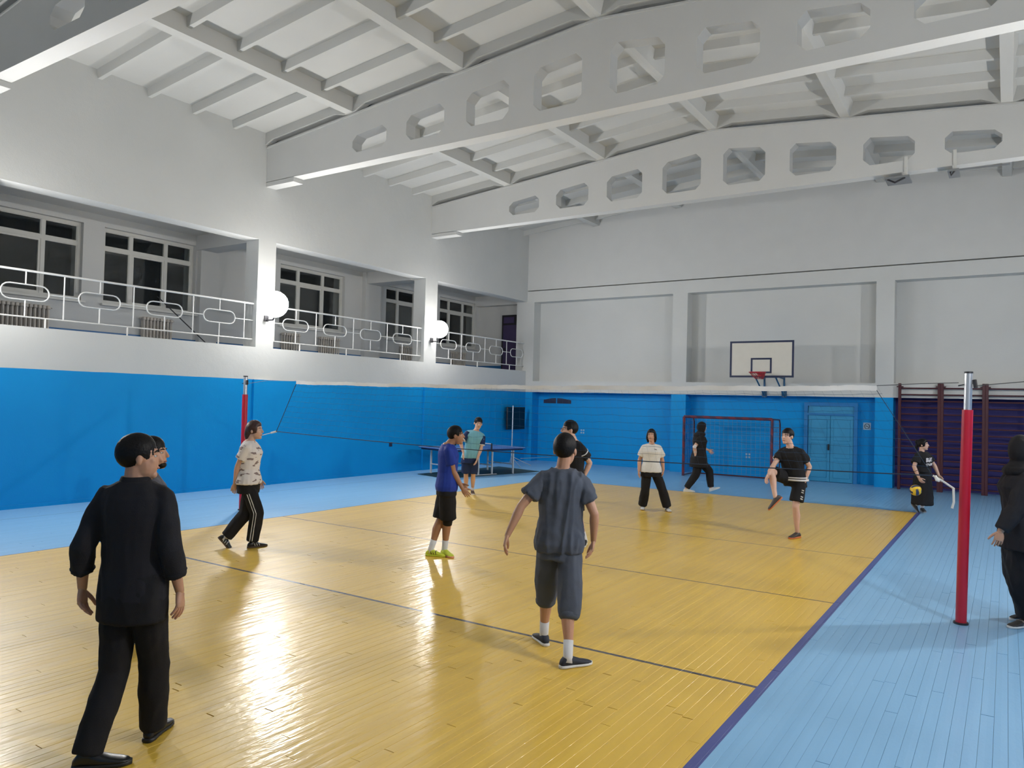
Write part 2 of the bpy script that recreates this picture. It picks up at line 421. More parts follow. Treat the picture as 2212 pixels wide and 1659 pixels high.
# ---- railings
def oval(cy, cz, w, h, x, n=7):
    r = h/2; pts = []
    for k in range(n+1):
        a = -math.pi/2+math.pi*k/n; pts.append((x, cy+w/2-r+r*math.cos(a), cz+r*math.sin(a)))
    for k in range(n+1):
        a = math.pi/2+math.pi*k/n; pts.append((x, cy-w/2+r+r*math.cos(a), cz+r*math.sin(a)))
    return pts
XRL = XL-0.12
def railing(y0, y1, loops, label):
    t = thing('gallery_railing', label, 'railing', (XRL, (y0+y1)/2, ZO0), 'gallery railings')
    MB().tube([(XRL, y0, 4.23), (XRL, y1, 4.23)], .022, 8).build('top_rail', M_RAIL, t, smooth=60)
    MB().tube([(XRL, y0, 3.40), (XRL, y1, 3.40)], .015, 8).build('bottom_rail', M_RAIL, t, smooth=60)
    for c in loops:
        zc = 3.84
        MB().tube(oval(c, zc, .80, .28, XRL), .014, 6, closed=True).build('loop', M_RAIL, t, smooth=60)
        MB().tube([(XRL, c, 3.98), (XRL, c, 4.22)], .013, 6).build('upright', M_RAIL, t, smooth=60)
        MB().tube([(XRL, c, 3.40), (XRL, c, 3.70)], .013, 6).build('upright', M_RAIL, t, smooth=60)
    mids = [(loops[i]+loops[i+1])/2 for i in range(len(loops)-1)]+[loops[-1]+.65, loops[0]-.65]
    for q in mids:
        if y0 < q < y1: MB().tube([(XRL, q, 3.40), (XRL, q, 4.22)], .013, 6).build('upright', M_RAIL, t, smooth=60)
    edge = [y0]+[v for c in loops for v in (c-.40, c+.40)]+[y1]
    for i in range(0, len(edge), 2):
        if edge[i+1]-edge[i] > .05: MB().tube([(XRL, edge[i], 3.84), (XRL, edge[i+1], 3.84)], .012, 6).build('link_bar', M_RAIL, t, smooth=60)
    for q in (y0+.9, y0+(y1-y0)*.45, y1-.9): MB().tube([(XRL, q, 3.2), (XRL, q, 3.40)], .016, 6).build('foot', M_RAIL, t, smooth=60)
railing(-3.0, 2.40, (-2.45, -1.13, .21, 1.51), 'white gallery railing with oval loops, left bay before the first lamp')
railing(2.90, 8.40, (3.66, 4.96, 6.27, 7.57), 'white gallery railing with oval loops, between the two lamps')
railing(8.97, 14.1, (9.73, 11.03, 12.35, 13.64), 'white gallery railing with oval loops, right of the second lamp')
t = thing('broom', 'thin dark broom handle leaning behind the left gallery railing', 'broom', (-13.9, 1.3, 3.0))
MB().tube([(-14.3, .75, 4.25), (-13.55, 1.75, 3.05)], .014, 6).build('handle', M_DARKM, t)
MB().bbox(-13.6, -13.5, 1.65, 1.9, 3.0, 3.1, .01).build('brush', M_DARKM, t)

# ---- wall floodlights, built as glowing globes
def lamp_glass(name, sign, k):                    # emission weighted by normal: strong towards the hall, dim behind, imitating a floodlight
    t = NT(name); t.b.inputs['Base Color'].default_value = (.9, .9, .9, 1); t.b.inputs['Emission Color'].default_value = (1.0, 0.965, 0.92, 1)
    g = t.n('ShaderNodeNewGeometry'); x = t.n('ShaderNodeSeparateXYZ'); t.l(g.outputs['Normal'], x.inputs[0])
    f = t.math('POWER', t.math('MAXIMUM', t.math('MULTIPLY', x.outputs[0], float(sign)), 0.0), 1.6)
    t.l(t.math('MULTIPLY', t.math('MAXIMUM', f, 0.03), LAMP_STRENGTH*k), t.b.inputs['Emission Strength']); return t.m
L_LEFT = lamp_glass('floodlight_glare_globe', 1, 1.0); L_RIGHT = lamp_glass('glowing_bulb_glass', -1, 4.75)
def lamp(x, y, z, s, label, r=.305, mat=L_LEFT):  # large default globe imitates the glare around a smaller floodlight
    t = thing('wall_lamp', label, 'lamp', (x, y, z), 'bright lamps on the hall columns')
    MB().sphere((x, y, z), r, 24, 14).build('globe', mat, t, smooth=True)
    MB().tube([(x-s*.26, y, z-.36), (x-s*.05, y, z-.36), (x, y, z-r)], .02, 8).build('bracket_arm', M_DARKM, t, smooth=40)
    MB().bbox(x-s*.31 if s > 0 else x+.27, x-s*.27 if s > 0 else x+.31, y-.06, y+.06, z-.39, z-.25, .006).build('wall_plate', M_DARKM, t)
lamp(XL+.36, 2.62, 4.22, 1, 'glaring white lamp on the nearer gallery column, the larger of the two in view')
lamp(XL+.36, 8.66, 4.21, 1, 'glaring white lamp on the farther gallery column, the smaller of the two in view', .26)
lamp(XL+.36, -3.45, 4.22, 1, 'white lamp on the gallery column outside the left edge of the picture')
lamp(XR-.36, 2.62, 4.22, -1, 'white lamp on the right wall level with the nearer roof beam', .13, L_RIGHT)
lamp(XR-.36, 8.66, 4.22, -1, 'white lamp on the right wall level with the farther roof beam', .10, L_RIGHT)
lamp(XR-.36, -3.45, 4.22, -1, 'white lamp on the right wall near the viewer', .13, L_RIGHT)

# ================================================================ FAR WALL
YR = 14.55
fw = MB()
fw.box(XL-.1, XR, YR, 15.0, 0, 6.12)                           # recessed panel plane
wf = fw.build('wall_far', M_WALL); struct(wf, 'far wall with deep panel recesses, blue below and white above')
PIL = [(-13.0, -12.70), (-7.46, -6.97), (-1.52, -1.06), (4.15, XR)]
for a, b in PIL: MB().box(a, b, YF, YR+.01, 0, 6.10).build('pilaster', M_WALL, wf)
for i in range(3):
    a, b = PIL[i][1], PIL[i+1][0]
    MB().box(a, b, YF, YR+.01, 2.465, 2.86).build('spandrel', M_WALL, wf)
    MB().box(a, b, YF, YR+.01, 5.70, 6.10).build('lintel', M_WALL, wf)
up = MB(); up.prism([(XL-.1, 6.135), (XR+.1, 6.135), (XR+.1, zb(XR)+.5), (RIDGE, zb(RIDGE)+.5), (XL-.1, zb(XL)+.5)], 1, YF+.005, 15.0)
up.build('gable', M_WHITE, wf)
MB().box(XL, XR, YR-.0, YR+.01, 0, 0.01)
MB().box(-12.7, -7.46, YR-.02, YR, 0, .07).build('baseboard_far', M_WALL)['kind'] = 'structure'
# right and rear walls
wr = MB().box(XR, XR+.3, YB, 15.0, 0, 8.3).build('wall_right', M_WALL); struct(wr, 'right wall of the hall')
wb = MB().prism([(XL-.1, 0), (XR+.1, 0), (XR+.1, zb(XR)+.5), (RIDGE, zb(RIDGE)+.5), (XL-.1, zb(XL)+.5)], 1, YB-.3, YB).build('wall_rear', M_WALL); struct(wb, 'rear wall behind the viewer')

# ================================================================ ROOF
def panel_mesh():
    """ribbed slab seen from below, local: x across 0..2.93, y along 0..5.95, z=0 rib underside"""
    W_, L_ = 2.952, 6.0; mb = MB()
    mb.box(0, W_, 0, L_, .30, .36)
    for x0, x1, xi in ((0, .10, .14), (W_, W_-.10, W_-.14)):
        mb.prism([(x0, 0), (x1, 0), (xi, .31), (x0, .31)], 1, 0, L_)
    for k in range(1, 6):
        y = L_*k/6; mb.prism([(y-.04, .13), (y+.04, .13), (y+.065, .31), (y-.065, .31)], 0, .10, W_-.10)
    for y0, y1 in ((0, .16), (L_-.16, L_)):
        mb.prism([(.09, .0), (.14, 0), (.45, .10), (W_-.45, .10), (W_-.14, 0), (W_-.09, 0), (W_-.09, .31), (.09, .31)], 1, y0, y1)
    return mb.mesh('roof_panel')
pm = panel_mesh(); pm.materials.append(M_SLAB)
bm = bmesh.new(); bm.from_mesh(pm); bmesh.ops.recalc_face_normals(bm, faces=bm.faces); bm.to_mesh(pm); bm.free()
ce = MB(); ce.prism([(XL-.5, zb(XL-.5)+.45), (RIDGE, zb(RIDGE)+.45), (XR+.4, zb(XR+.4)+.45), (XR+.4, zb(XR+.4)+.6), (RIDGE, zb(RIDGE)+.6), (XL-.5, zb(XL-.5)+.6)], 1, YB-.3, 15.1)
ce = ce.build('ceiling', M_GAP); struct(ce, 'pitched roof of whitewashed ribbed concrete slabs')
sl = math.atan(.0913)
for Y0 in [b_+.15 for b_ in (-15.6, -9.61, -3.53, 2.55, 8.61)]:
    if Y0 < -12: continue
    for k in range(3):
        o = link('roof_panel', pm, ce, (RIDGE-(k+1)*2.95*math.cos(sl), Y0+.03, 8.73-(k+1)*2.95*math.sin(sl))); o.rotation_euler = (0, -sl, 0)
        o = link('roof_panel', pm, ce, (RIDGE+k*2.95*math.cos(sl), Y0+.03, 8.73-k*2.95*math.sin(sl))); o.rotation_euler = (0, sl, 0)
def roof_beam(y0, label):
    y1 = y0+.28; zbot = 7.09; x0, x1 = XL-.3, XR+.2; mb = MB()
    cx = [RIDGE+s*(.76+1.52*k) for s in (-1, 1) for k in range(5)]; cx = sorted(c for c in cx if x0+2.2 < c < x1-1.2)
    hw = .49; ch = .13
    def quad(a, b, c_, d_, y): mb.add([(a[0], y, a[1]), (b[0], y, b[1]), (c_[0], y, c_[1]), (d_[0], y, d_[1])], [(0, 1, 2, 3)])
    xs = [x0]+[v for c in cx for v in (c-.70, c+.70)]+[x1]
    for y in (y0, y1):
        for i in range(0, len(xs), 2):
            st = [xs[i]]+([RIDGE] if xs[i] < RIDGE < xs[i+1] else [])+[xs[i+1]]
            for a, b in zip(st[:-1], st[1:]): quad((a, zbot), (b, zbot), (b, zb(b)), (a, zb(a)), y)
        for c in cx:
            a, b = c-.70, c+.70; hb = zbot+.24; ht = zb(c)-.50
            ta, tb = zb(c-hw)-.50, zb(c+hw)-.50; q = min(ch, (ht-hb)*.28)
            O = [(c-hw+ch, hb), (c+hw-ch, hb), (c+hw, hb+q), (c+hw, tb-q), (c+hw-ch, tb), (c-hw+ch, ta), (c-hw, ta-q), (c-hw, hb+q)]
            C = [(a, zbot), (b, zbot), (b, zb(b)), (a, zb(a))]
            for P_ in ((C[0], C[1], O[1], O[0]), (C[1], C[2], O[3], O[2]), (C[2], C[3], O[5], O[4]), (C[3], C[0], O[7], O[6])): quad(*P_, y)
            for P_ in ((C[0], O[0], O[7]), (C[1], O[2], O[1]), (C[2], O[4], O[3]), (C[3], O[6], O[5])):
                mb.add([(p_[0], y, p_[1]) for p_ in P_], [(0, 1, 2)])
            if y == y0:
                for k in range(8):
                    p_, r_ = O[k], O[(k+1) % 8]; mb.add([(p_[0], y0, p_[1]), (r_[0], y0, r_[1]), (r_[0], y1, r_[1]), (p_[0], y1, p_[1])], [(0, 1, 2, 3)])
    mb.add([(x0, y0, zbot), (x1, y0, zbot), (x1, y1, zbot), (x0, y1, zbot)], [(0, 1, 2, 3)])
    for a, b in ((x0, RIDGE), (RIDGE, x1)): mb.add([(a, y0, zb(a)), (b, y0, zb(b)), (b, y1, zb(b)), (a, y1, zb(a))], [(0, 1, 2, 3)])
    o = mb.build('roof_beam', M_CEIL, fix=False)
    bm = bmesh.new(); bm.from_mesh(o.data); bmesh.ops.remove_doubles(bm, verts=bm.verts, dist=1e-4); bmesh.ops.recalc_face_normals(bm, faces=bm.faces); bm.to_mesh(o.data); bm.free()
    struct(o, label)
    MB().box(XL-.3, XL+.95, y0-.0, y1+.0, 6.99, zbot+.01).build('end_block', M_CEIL, o)
    MB().box(XR-.95, XR+.2, y0, y1, 6.99, zbot+.01).build('end_block', M_CEIL, o)
    MB().prism([(XL, zb(XL)-.055), (RIDGE, zb(RIDGE)-.055), (XR, zb(XR)-.055), (XR, zb(XR)-.03), (RIDGE, zb(RIDGE)-.03), (XL, zb(XL)-.03)], 1, y0-.02, y0+.01).build('edge_fillet', M_CEIL, o)
    return o
for y, lb in zip(BEAMS, ('white concrete roof beam behind the viewer', 'white roof beam crossing the top left corner of the picture', 'nearer white roof beam with octagonal openings', 'farther white roof beam with octagonal openings')): roof_beam(y, lb)
# ring brackets on the far beam
def hook(x, lb, w):
    t = thing('beam_bracket', lb, 'bracket', (x, 8.6, 7.0), 'steel brackets on the far roof beam')
    MB().box(x-.03, x+.03, 8.57, 8.61, 6.98, 7.40).build('strap', M_FRAME, t)
    MB().box(x-w, x+.08, 8.45, 9.0, 6.94, 6.98).build('plate', simple('grey_steel', (.25,.26,.27), .5, .4), t)
    MB().tube([(x-w+.05, 8.5, 6.94), (x-w*.5, 8.5, 6.86), (x, 8.5, 6.94)], .02, 6).build('hook', M_DARKM, t)
hook(-.26, 'left steel bracket clamped under the far roof beam', .38)
hook(.62, 'right steel bracket clamped under the far roof beam', .12)
MB().bar((.7, 8.5, 6.96), (1.55, 8.5, 6.94), .03).build('hanging_pipe', simple('grey_steel', (.25,.26,.27), .5, .4), None, label='thin steel pipe hanging under the far roof beam, right of the brackets', category='pipe')
# ================================================================ FAR WALL FITTINGS
dr = MB(); dy = YR-.10
dr.box(-3.46, -3.36, dy, YR, 0, 2.30); dr.box(-2.11, -2.01, dy, YR, 0, 2.30); dr.box(-3.36, -2.11, dy, YR, 2.20, 2.30); dr.box(-3.36, -2.11, dy, YR, 1.93, 1.99)
dr = dr.build('door_1', M_DOORF); struct(dr, 'pale blue double door with transom, right of the goal')
for a, b in ((-3.35, -2.745), (-2.735, -2.12)):
    lf = MB().bbox(a, b, dy+.04, dy+.08, .01, 1.93, .004).build('door_leaf', M_DOOR, dr)
    for z0, z1 in ((.12, .62), (.70, 1.12), (1.2, 1.82)):
        MB().bbox(a+.08, b-.08, dy+.028, dy+.045, z0, z1, .012).build('raised_panel', M_DOOR, lf)
MB().box(-3.35, -2.12, dy+.05, dy+.07, 1.99, 2.20).build('transom_panel', M_DOOR, dr)
MB().bbox(-2.80, -2.755, dy+.0, dy+.04, .92, 1.10, .006).build('door_handle', M_BLACK, dr)
# no-smoking sign
sx, sz = -1.775, 1.655
t = thing('prohibition_sign', 'small white square prohibition sign with a barred circle, right of the blue door', 'sign', (sx, YR-.01, sz))
MB().bbox(sx-.10, sx+.10, YR-.014, YR-.002, sz-.10, sz+.10, .002).build('plate', simple('sign_pale_blue', (.38, .55, .66), .5), t)
rg = MB().tube([(sx+.066*math.cos(k*math.pi/12), YR-.016, sz+.066*math.sin(k*math.pi/12)) for k in range(24)], .009, 6, closed=True)
rg.bar((sx-.045, YR-.017, sz+.045), (sx+.045, YR-.017, sz-.045), .016, .006); rg.build('barred_circle', M_NAVY, t)
MB().box(sx-.045, sx+.035, YR-.016, YR-.013, sz-.008, sz+.008).build('cigarette', M_NAVY, t)
def sockets(x, z, lb):
    t = thing('wall_socket', lb, 'socket', (x, YR-.01, z), 'white wall sockets')
    for dx in (-.045, .045):
        for dz in (-.045, .045):
            MB().bbox(x+dx-.028, x+dx+.028, YR-.02, YR, z+dz-.028, z+dz+.028, .006).build('cover', simple('pale_socket', (.35, .52, .66), .5), t)
sockets(-10.87, 1.12, 'cluster of four pale sockets on the blue wall near the man with glasses')
sockets(-5.11, .62, 'cluster of four pale sockets on the blue wall behind the goal net')
# vents
t = thing('wall_vent', 'pair of small dark arched ventilation openings high on the blue far wall', 'vent', (-11.92, YR-.01, 2.15))
for a, b, s in ((-12.48, -11.97, 1), (-11.92, -11.35, -1)):
    pts = [(a, 2.08), (b, 2.08)]
    n = 8; top = []
    for k in range(n+1):
        u = k/n; h = .12+.07*math.sin(math.pi/2*(u if s > 0 else 1-u)); top.append((a+(b-a)*u, 2.08+h))
    MB().prism(pts+top[::-1], 1, YR-.012, YR+.0).build('opening', M_NAVY, t)
    for z in (2.10, 2.14, 2.18): MB().box(a+.04, b-.04, YR-.018, YR-.011, z, z+.008).build('slat', M_BLACK, t)
# ---- wall bars
def wall_bars(x0, lb):
    t = thing('wall_bars', lb, 'wall bars', (x0+.5, YF-.1, 0), 'gymnastic wall bars')
    for x in (x0+.035, x0+.965): MB().bbox(x-.035, x+.035, YF-.16, YF-.06, 0, 2.86, .006).build('post', M_MAROON, t)
    for k in range(16):
        z = .12+k*.174; MB().tube([(x0+.05, YF-.11, z), (x0+.95, YF-.11, z)], .021, 8).build('rung', M_MAROON, t, smooth=60)
    for x in (x0+.035, x0+.965):
        MB().box(x-.08, x+.08, YF-.10, YF+.45, 2.76, 2.785).build('wall_tie', M_MAROON, t)
wall_bars(-.93, 'leftmost maroon wall bars, beside the blue pilaster behind the woman in the long skirt')
wall_bars(.07, 'maroon wall bars in the middle, just left of the red pole')
wall_bars(1.07, 'maroon wall bars at the right edge, right of the red pole')
# ---- basketball
bx0, bx1, bz0, bz1, by = -5.24, -3.44, 2.97, 4.02, 13.0
t = thing('basketball_hoop', 'wall-mounted basketball backboard with a red hoop above the goal', 'basketball hoop', (-4.34, 14.0, 2.5))
bd = MB().bbox(bx0, bx1, by, by+.03, bz0, bz1, .004).build('backboard', M_BOARD, t)
b = MB()
for q in ((bx0, bx1, bz1-.055, bz1), (bx0, bx1, bz0, bz0+.055), (bx0, bx0+.055, bz0+.055, bz1-.055), (bx1-.055, bx1, bz0+.055, bz1-.055)): b.box(q[0], q[1], by-.006, by+.001, q[2], q[3])
b.build('border', M_NAVY, bd)
b = MB(); c0, c1, e0, e1 = -4.635, -4.045, 3.09, 3.53
for q in ((c0, c1, e1-.05, e1), (c0, c1, e0, e0+.05), (c0, c0+.05, e0+.05, e1-.05), (c1-.05, c1, e0+.05, e1-.05)): b.box(q[0], q[1], by-.006, by+.001, q[2], q[3])
b.build('inner_rectangle', M_NAVY, bd)
rc = (-4.34, by-.38, 3.10)
MB().tube([(rc[0]+.225*math.cos(k*math.pi/14), rc[1]+.225*math.sin(k*math.pi/14), rc[2]) for k in range(28)], .012, 6, closed=True).build('ring', M_RED, t, smooth=True)
r = MB(); r.bar((rc[0]-.06, rc[1]+.21, rc[2]), (rc[0]-.06, by, rc[2]-.02), .02); r.bar((rc[0]+.06, rc[1]+.21, rc[2]), (rc[0]+.06, by, rc[2]-.02), .02); r.box(rc[0]-.09, rc[0]+.09, by-.015, by, rc[2]-.1, rc[2]+.03); r.build('ring_bracket', M_RED, t)
n = MB()
for k in range(16):
    a0 = 2*math.pi*k/16
    for s in (1, -1):
        n.tube([(rc[0]+.222*math.cos(a0), rc[1]+.222*math.sin(a0), rc[2]), (rc[0]+.03+.17*math.cos(a0+s*.4), rc[1]+.17*math.sin(a0+s*.4), rc[2]-.10), (rc[0]+.06+.10*math.cos(a0+s*.8), rc[1]+.10*math.sin(a0+s*.8), rc[2]-.19)], .0055, 4)
n.build('hoop_net', M_NETRED, t)
for x in (-4.52, -3.95):
    f = MB(); f.tube([(x, 14.06, 3.02), (x, 14.06, 2.42)], .028, 8); f.build('wall_post', M_BLUESTEEL, t)
    f = MB(); f.tube([(x, 14.06, 2.97), (x, by+.03, 3.02)], .022, 8); f.build('top_tube', M_BLUESTEEL, t)
    f = MB(); f.tube([(x, 14.04, 2.48), (x, by+.06, 2.99)], .022, 8); f.build('diagonal_tube', M_BLUESTEEL, t)
    f = MB(); f.box(x-.07, x+.07, 14.06, 14.10, 2.43, 2.62); f.build('wall_plate', M_BLUESTEEL, t)
    f = MB(); f.tube([(x, by+.05, 3.0), (x, by+.05, 3.55)], .02, 8); f.build('board_stay', M_BLUESTEEL, t)
MB().tube([(-4.52, 13.6, 3.0), (-3.95, 13.6, 3.0)], .018, 6).build('cross_tube', M_BLUESTEEL, t)
# ---- goal
tgl = NT('striped_goal_paint'); P_, x_ = tgl.pos()
st = tgl.math('GREATER_THAN', tgl.math('FRACT', tgl.math('MULTIPLY', tgl.math('ADD', x_[0], x_[2]), 2.6)), .5)
tgl.base(tgl.mix(st, (.16, .016, .03), (.06, .015, .045))); M_GOAL = tgl.m
gx0, gx1, gy0, gy1, gz = -6.62, -4.02, 13.05, 13.95, 1.78
t = thing('futsal_goal', 'old red-banded small goal with a torn grey net, standing in the far wall recess', 'goal', ((gx0+gx1)/2, gy1, 0))
MB().tube([(gx0, gy0, 0), (gx0, gy0, gz)], .04, 10).build('post', M_GOAL, t, smooth=60)
MB().tube([(gx1, gy0, 0), (gx1, gy0, gz)], .04, 10).build('post', M_GOAL, t, smooth=60)
MB().tube([(gx0, gy0, gz), (gx1, gy0, gz)], .045, 10).build('crossbar', M_GOAL, t, smooth=60)
for x in (gx0, gx1):
    MB().tube([(x, gy0, gz), (x, gy1-.1, gz-.02), (x, gy1, gz-.15), (x, gy1, 0.03), (x, gy0, .03)], .02, 8).build('side_frame', M_MAROON, t, smooth=40)
MB().tube([(gx0, gy1, .03), (gx1, gy1, .03)], .022, 8).build('ground_bar', M_MAROON, t)
MB().tube([(gx0, gy1-.1, gz-.02), (gx1, gy1-.1, gz-.02)], .016, 8).build('rear_bar', M_MAROON, t)
n = MB(); rg_ = random.Random(3)
def strip(p, q, k, sag=0.0):
    pts = []
    for i in range(k+1):
        u = i/k; pts.append((p[0]+(q[0]-p[0])*u, p[1]+(q[1]-p[1])*u+rg_.uniform(-.012, .012), p[2]+(q[2]-p[2])*u+rg_.uniform(-.01, .01)-sag*math.sin(math.pi*u)))
    n.tube(pts, .0035, 3, cap=False)
for k in range(20):
    x = gx0+(gx1-gx0)*k/19; strip((x, gy1-.1, gz-.03), (x, gy1-.03, .06), 8)
for k in range(13):
    z = .12+k*.128; strip((gx0, gy1-.04, z), (gx1, gy1-.04, z), 14, .015)
for x in (gx0, gx1):
    for k in range(7): strip((x, gy0+.9*k/6, gz-.02), (x, gy0+.9*k/6, .05), 6)
    for k in range(13): strip((x, gy0, .12+k*.128), (x, gy1, .12+k*.128), 4)
n.build('goal_net', M_GOALNET, t, kind='stuff')
# ---- television
t = thing('wall_television', 'flat black television angled out from the left wall near the far corner', 'television', (-12.9, 13.2, 1.5))
tv = MB().bbox(-12.86, -12.80, 12.68, 13.80, 1.14, 1.92, .008).build('screen_body', M_BLACK, t)
MB().box(-12.80, -12.797, 12.71, 13.77, 1.18, 1.89).build('screen', simple('screen_glass', (.004, .004, .006), .15), tv)
MB().box(-13.0, -12.86, 13.1, 13.35, 1.4, 1.65).build('wall_mount', M_DARKM, t)
t = thing('pole_stand', 'thin pale metal pole on low splayed feet in front of the television', 'stand', (-11.95, 11.7, 0))
MB().tube([(-11.95, 11.7, .05), (-11.95, 11.72, 1.97)], .018, 8).build('pole', M_SILVER, t)
for q in ((-11.5, 12.2), (-12.3, 12.1), (-11.4, 11.4)): MB().tube([(-11.95, 11.7, .32), (q[0], q[1], .02)], .013, 6).build('leg', M_SILVER, t)
MB().tube([(-11.4, 11.4, .3), (-11.2, 13.0, .28)], .012, 6).build('side_bar', M_SILVER, t)

# ================================================================ TABLE TENNIS TABLE AND MAT
mt = MB(); mp = [(-11.05, 6.85), (-10.10, 10.55), (-12.05, 11.1), (-12.9, 7.5)]
mp = [(-12.25, 7.40), (-10.95, 7.05), (-10.30, 10.75), (-12.1, 11.2)]
mt.prism(mp, 2, .0008, .012); mt.build('floor_mat', M_MAT, None, label='dark green mat lying under the table tennis table', category='mat')
tx = np.array([-11.35, 8.75, 0]); ang = math.atan2(10.05-7.26, -10.67+12.08)       # along the table
ax = np.array([.26, .966, 0]); ay = np.array([-.966, .26, 0])
t = thing('table_tennis_table', 'blue table tennis table on white legs beside the left wall', 'table', (tx[0], tx[1], .012))
def TP(a, b, z): return tuple(tx+ax*a+ay*b+np.array([0, 0, z]))
def tbox(mb, a0, a1, b0, b1, z0, z1, m=0):
    vs = [TP(a, b, z) for z in (z0, z1) for a, b in ((a0, b0), (a1, b0), (a1, b1), (a0, b1))]
    mb.add(vs, [(0,3,2,1),(4,5,6,7),(0,1,5,4),(1,2,6,5),(2,3,7,6),(3,0,4,7)], m); return mb
for a0, a1 in ((-1.37, -.005), (.005, 1.37)):
    tp = tbox(MB(), a0, a1, -.76, .76, .735, .76).build('table_top', M_TT, t)
    l_ = MB(); tbox(l_, a0, a1, -.76, -.74, .7585, .7615); tbox(l_, a0, a1, .74, .76, .7585, .7615); tbox(l_, a0, a1, -.008, .008, .7585, .7615); e = a0 if a0 < -1 else a1-.02; tbox(l_, e, e+.02, -.74, .74, .7585, .7615); l_.build('boundary_line', M_TTLEG, tp)
    tbox(MB(), a0+.05, a1-.05, -.70, .70, .69, .735).build('apron', M_NAVY, t)
for a in (-1.05, -.25, .25, 1.05):
    for b in (-.58, .58):
        tbox(MB(), a-.02, a+.02, b-.02, b+.02, .0, .70).build('leg', M_TTLEG, t)
    tbox(MB(), a-.015, a+.015, -.56, .56, .26, .29).build('leg_brace', M_TTLEG, t)
for b in (-.58, .58): tbox(MB(), -.42, .42, b-.02, b+.02, .0, .03).build('foot_bar', M_TTLEG, t)
nt = MB(); tbox(nt, -.004, .004, -.85, .85, .895, .912); nt.build('table_net_tape', M_TAPE, t)
nt = MB()
for k in range(58): b = -.83+k*.0292; nt.tube([TP(0, b, .762), TP(0, b, .9)], .0012, 3, cap=False)
for k in range(5): nt.tube([TP(0, -.85, .775+k*.028), TP(0, .85, .775+k*.028)], .0012, 3, cap=False)
nt.build('table_net', M_CORD, t, kind='stuff')
for b in (-.84, .84): tbox(MB(), -.02, .02, b-.012, b+.012, .70, .915).build('net_clamp', M_DARKM, t)
MB().bbox(XL, XL+.02, 7.0, 7.12, .75, .87, .004).build('light_switch', M_NAVY, None, label='small dark switch on the blue left wall, left of the table tennis table', category='switch')

# ================================================================ VOLLEYBALL POLES AND NET
def pole(x, y, top, lean, r, lb):
    t = thing('volleyball_pole', lb, 'pole', (x, y, 0), 'volleyball net poles')
    tx_, ty_ = x+lean[0], y+lean[1]
    zs = top-.37 if x > 0 else top-.33
    f = zs/top
    mid = (x+lean[0]*f, y+lean[1]*f, zs)
    MB().tube([(x, y, 0.0), mid], [r, r], 20).build('red_sleeve', M_RED, t, smooth=60)
    MB().tube([mid, (tx_, ty_, top)], [r*.72, r*.72], 18).build('inner_tube', M_SILVER, t, smooth=60)
    MB().tube([(tx_, ty_, top-.006), (tx_, ty_, top+.012)], [r*.8, r*.8], 18).build('cap', M_DARKM, t, smooth=60)
    MB().tube([(x, y, 0.0), (x, y, .018)], [r*1.35, r*1.35], 20).build('floor_socket', M_DARKM, t, smooth=60)
    MB().tube([(tx_-.09, ty_, top-.13), (tx_+.06, ty_, top-.10)], .007, 6).build('cable_hook', M_DARKM, t)
    MB().tube([(tx_+.05, ty_, top-.07), (tx_+.062, ty_-.01, top-.15)], .02, 8).build('pulley', M_DARKM, t)
    return t
pole(1.17, -.02, 2.50, (.045, .0), .050, 'tall red and silver volleyball pole standing at the right')
pole(-10.12, .0, 2.44, (-.01, 0), .050, 'red and silver volleyball pole at the left, behind the woman in the patterned shirt')
t = thing('volleyball_net', 'long volleyball net with a white top tape strung across the hall', 'net', (-4.4, 0, 1.4))
TL, TR = np.array([-8.75, 0, 2.365]), np.array([.38, 0, 2.365]); BL, BR = np.array([-9.23, 0, 1.47]), np.array([.91, 0, 1.45])
rn = random.Random(8)
def topp(u):  q = TL+(TR-TL)*u; q[2] -= .035*math.sin(math.pi*u)+.004*math.sin(u*37); return q
def botp(u):  q = BL+(BR-BL)*u; q[2] -= .075*math.sin(math.pi*u); return q
def np_(u, v):
    q = topp(u)*(1-v)+botp(u)*v; q[1] += .03*math.sin(u*9+v*3)*v*(1-v)*4; return q
N_ = 150
for s, (h0, h1) in enumerate(((.0, .055),)):
    mbt = MB(); vs = []; fs = []
    for i in range(N_+1):
        q = topp(i/N_); wv = .004*math.sin(i*.7)+.003*math.sin(i*2.3); tw = .006*math.sin(i*.45)
        vs += [(q[0], q[1]-.004+tw, q[2]+wv), (q[0], q[1]+.004+tw, q[2]+wv), (q[0], q[1]+.004-tw, q[2]-h1+wv*.5), (q[0], q[1]-.004-tw, q[2]-h1+wv*.5)]
    for i in range(N_):
        a = 4*i
        for k in range(4): fs.append((a+k, a+(k+1) % 4, a+4+(k+1) % 4, a+4+k))
    fs += [(0, 1, 2, 3), (4*N_+3, 4*N_+2, 4*N_+1, 4*N_)]
    mbt.add(vs, fs); mbt.build('top_tape', M_TAPE, t, smooth=40)
nm = MB(); NR = 10; NC = 95
for j in range(1, NR):
    v = j/NR; nm.tube([np_(i/NC, v)+np.array([0, 0, rn.uniform(-.008, .008)]) for i in range(NC+1)], .0019, 3, cap=False)
for i in range(NC+1):
    nm.tube([np_(i/NC, v/5)+np.array([rn.uniform(-.006, .006), 0, 0]) for v in range(6)], .0006, 3, cap=False)
nm.build('netting', simple('faded_blue_net_string', (.02, .07, .15), .8), t, kind='stuff')
MB().tube([botp(i/40) for i in range(41)], .0065, 5).build('bottom_cord', M_CORD, t)
MB().tube([TL-np.array([0, 0, .05]), BL], .006, 5).build('side_cord', M_CORD, t); MB().tube([TR-np.array([0, 0, .05]), BR], .0035, 5).build('side_cord', M_CORD, t)
MB().tube([TL, (-9.5, 0, 2.37), (-10.08, 0, 2.31)], .004, 5).build('top_cable', M_STEELC, t)
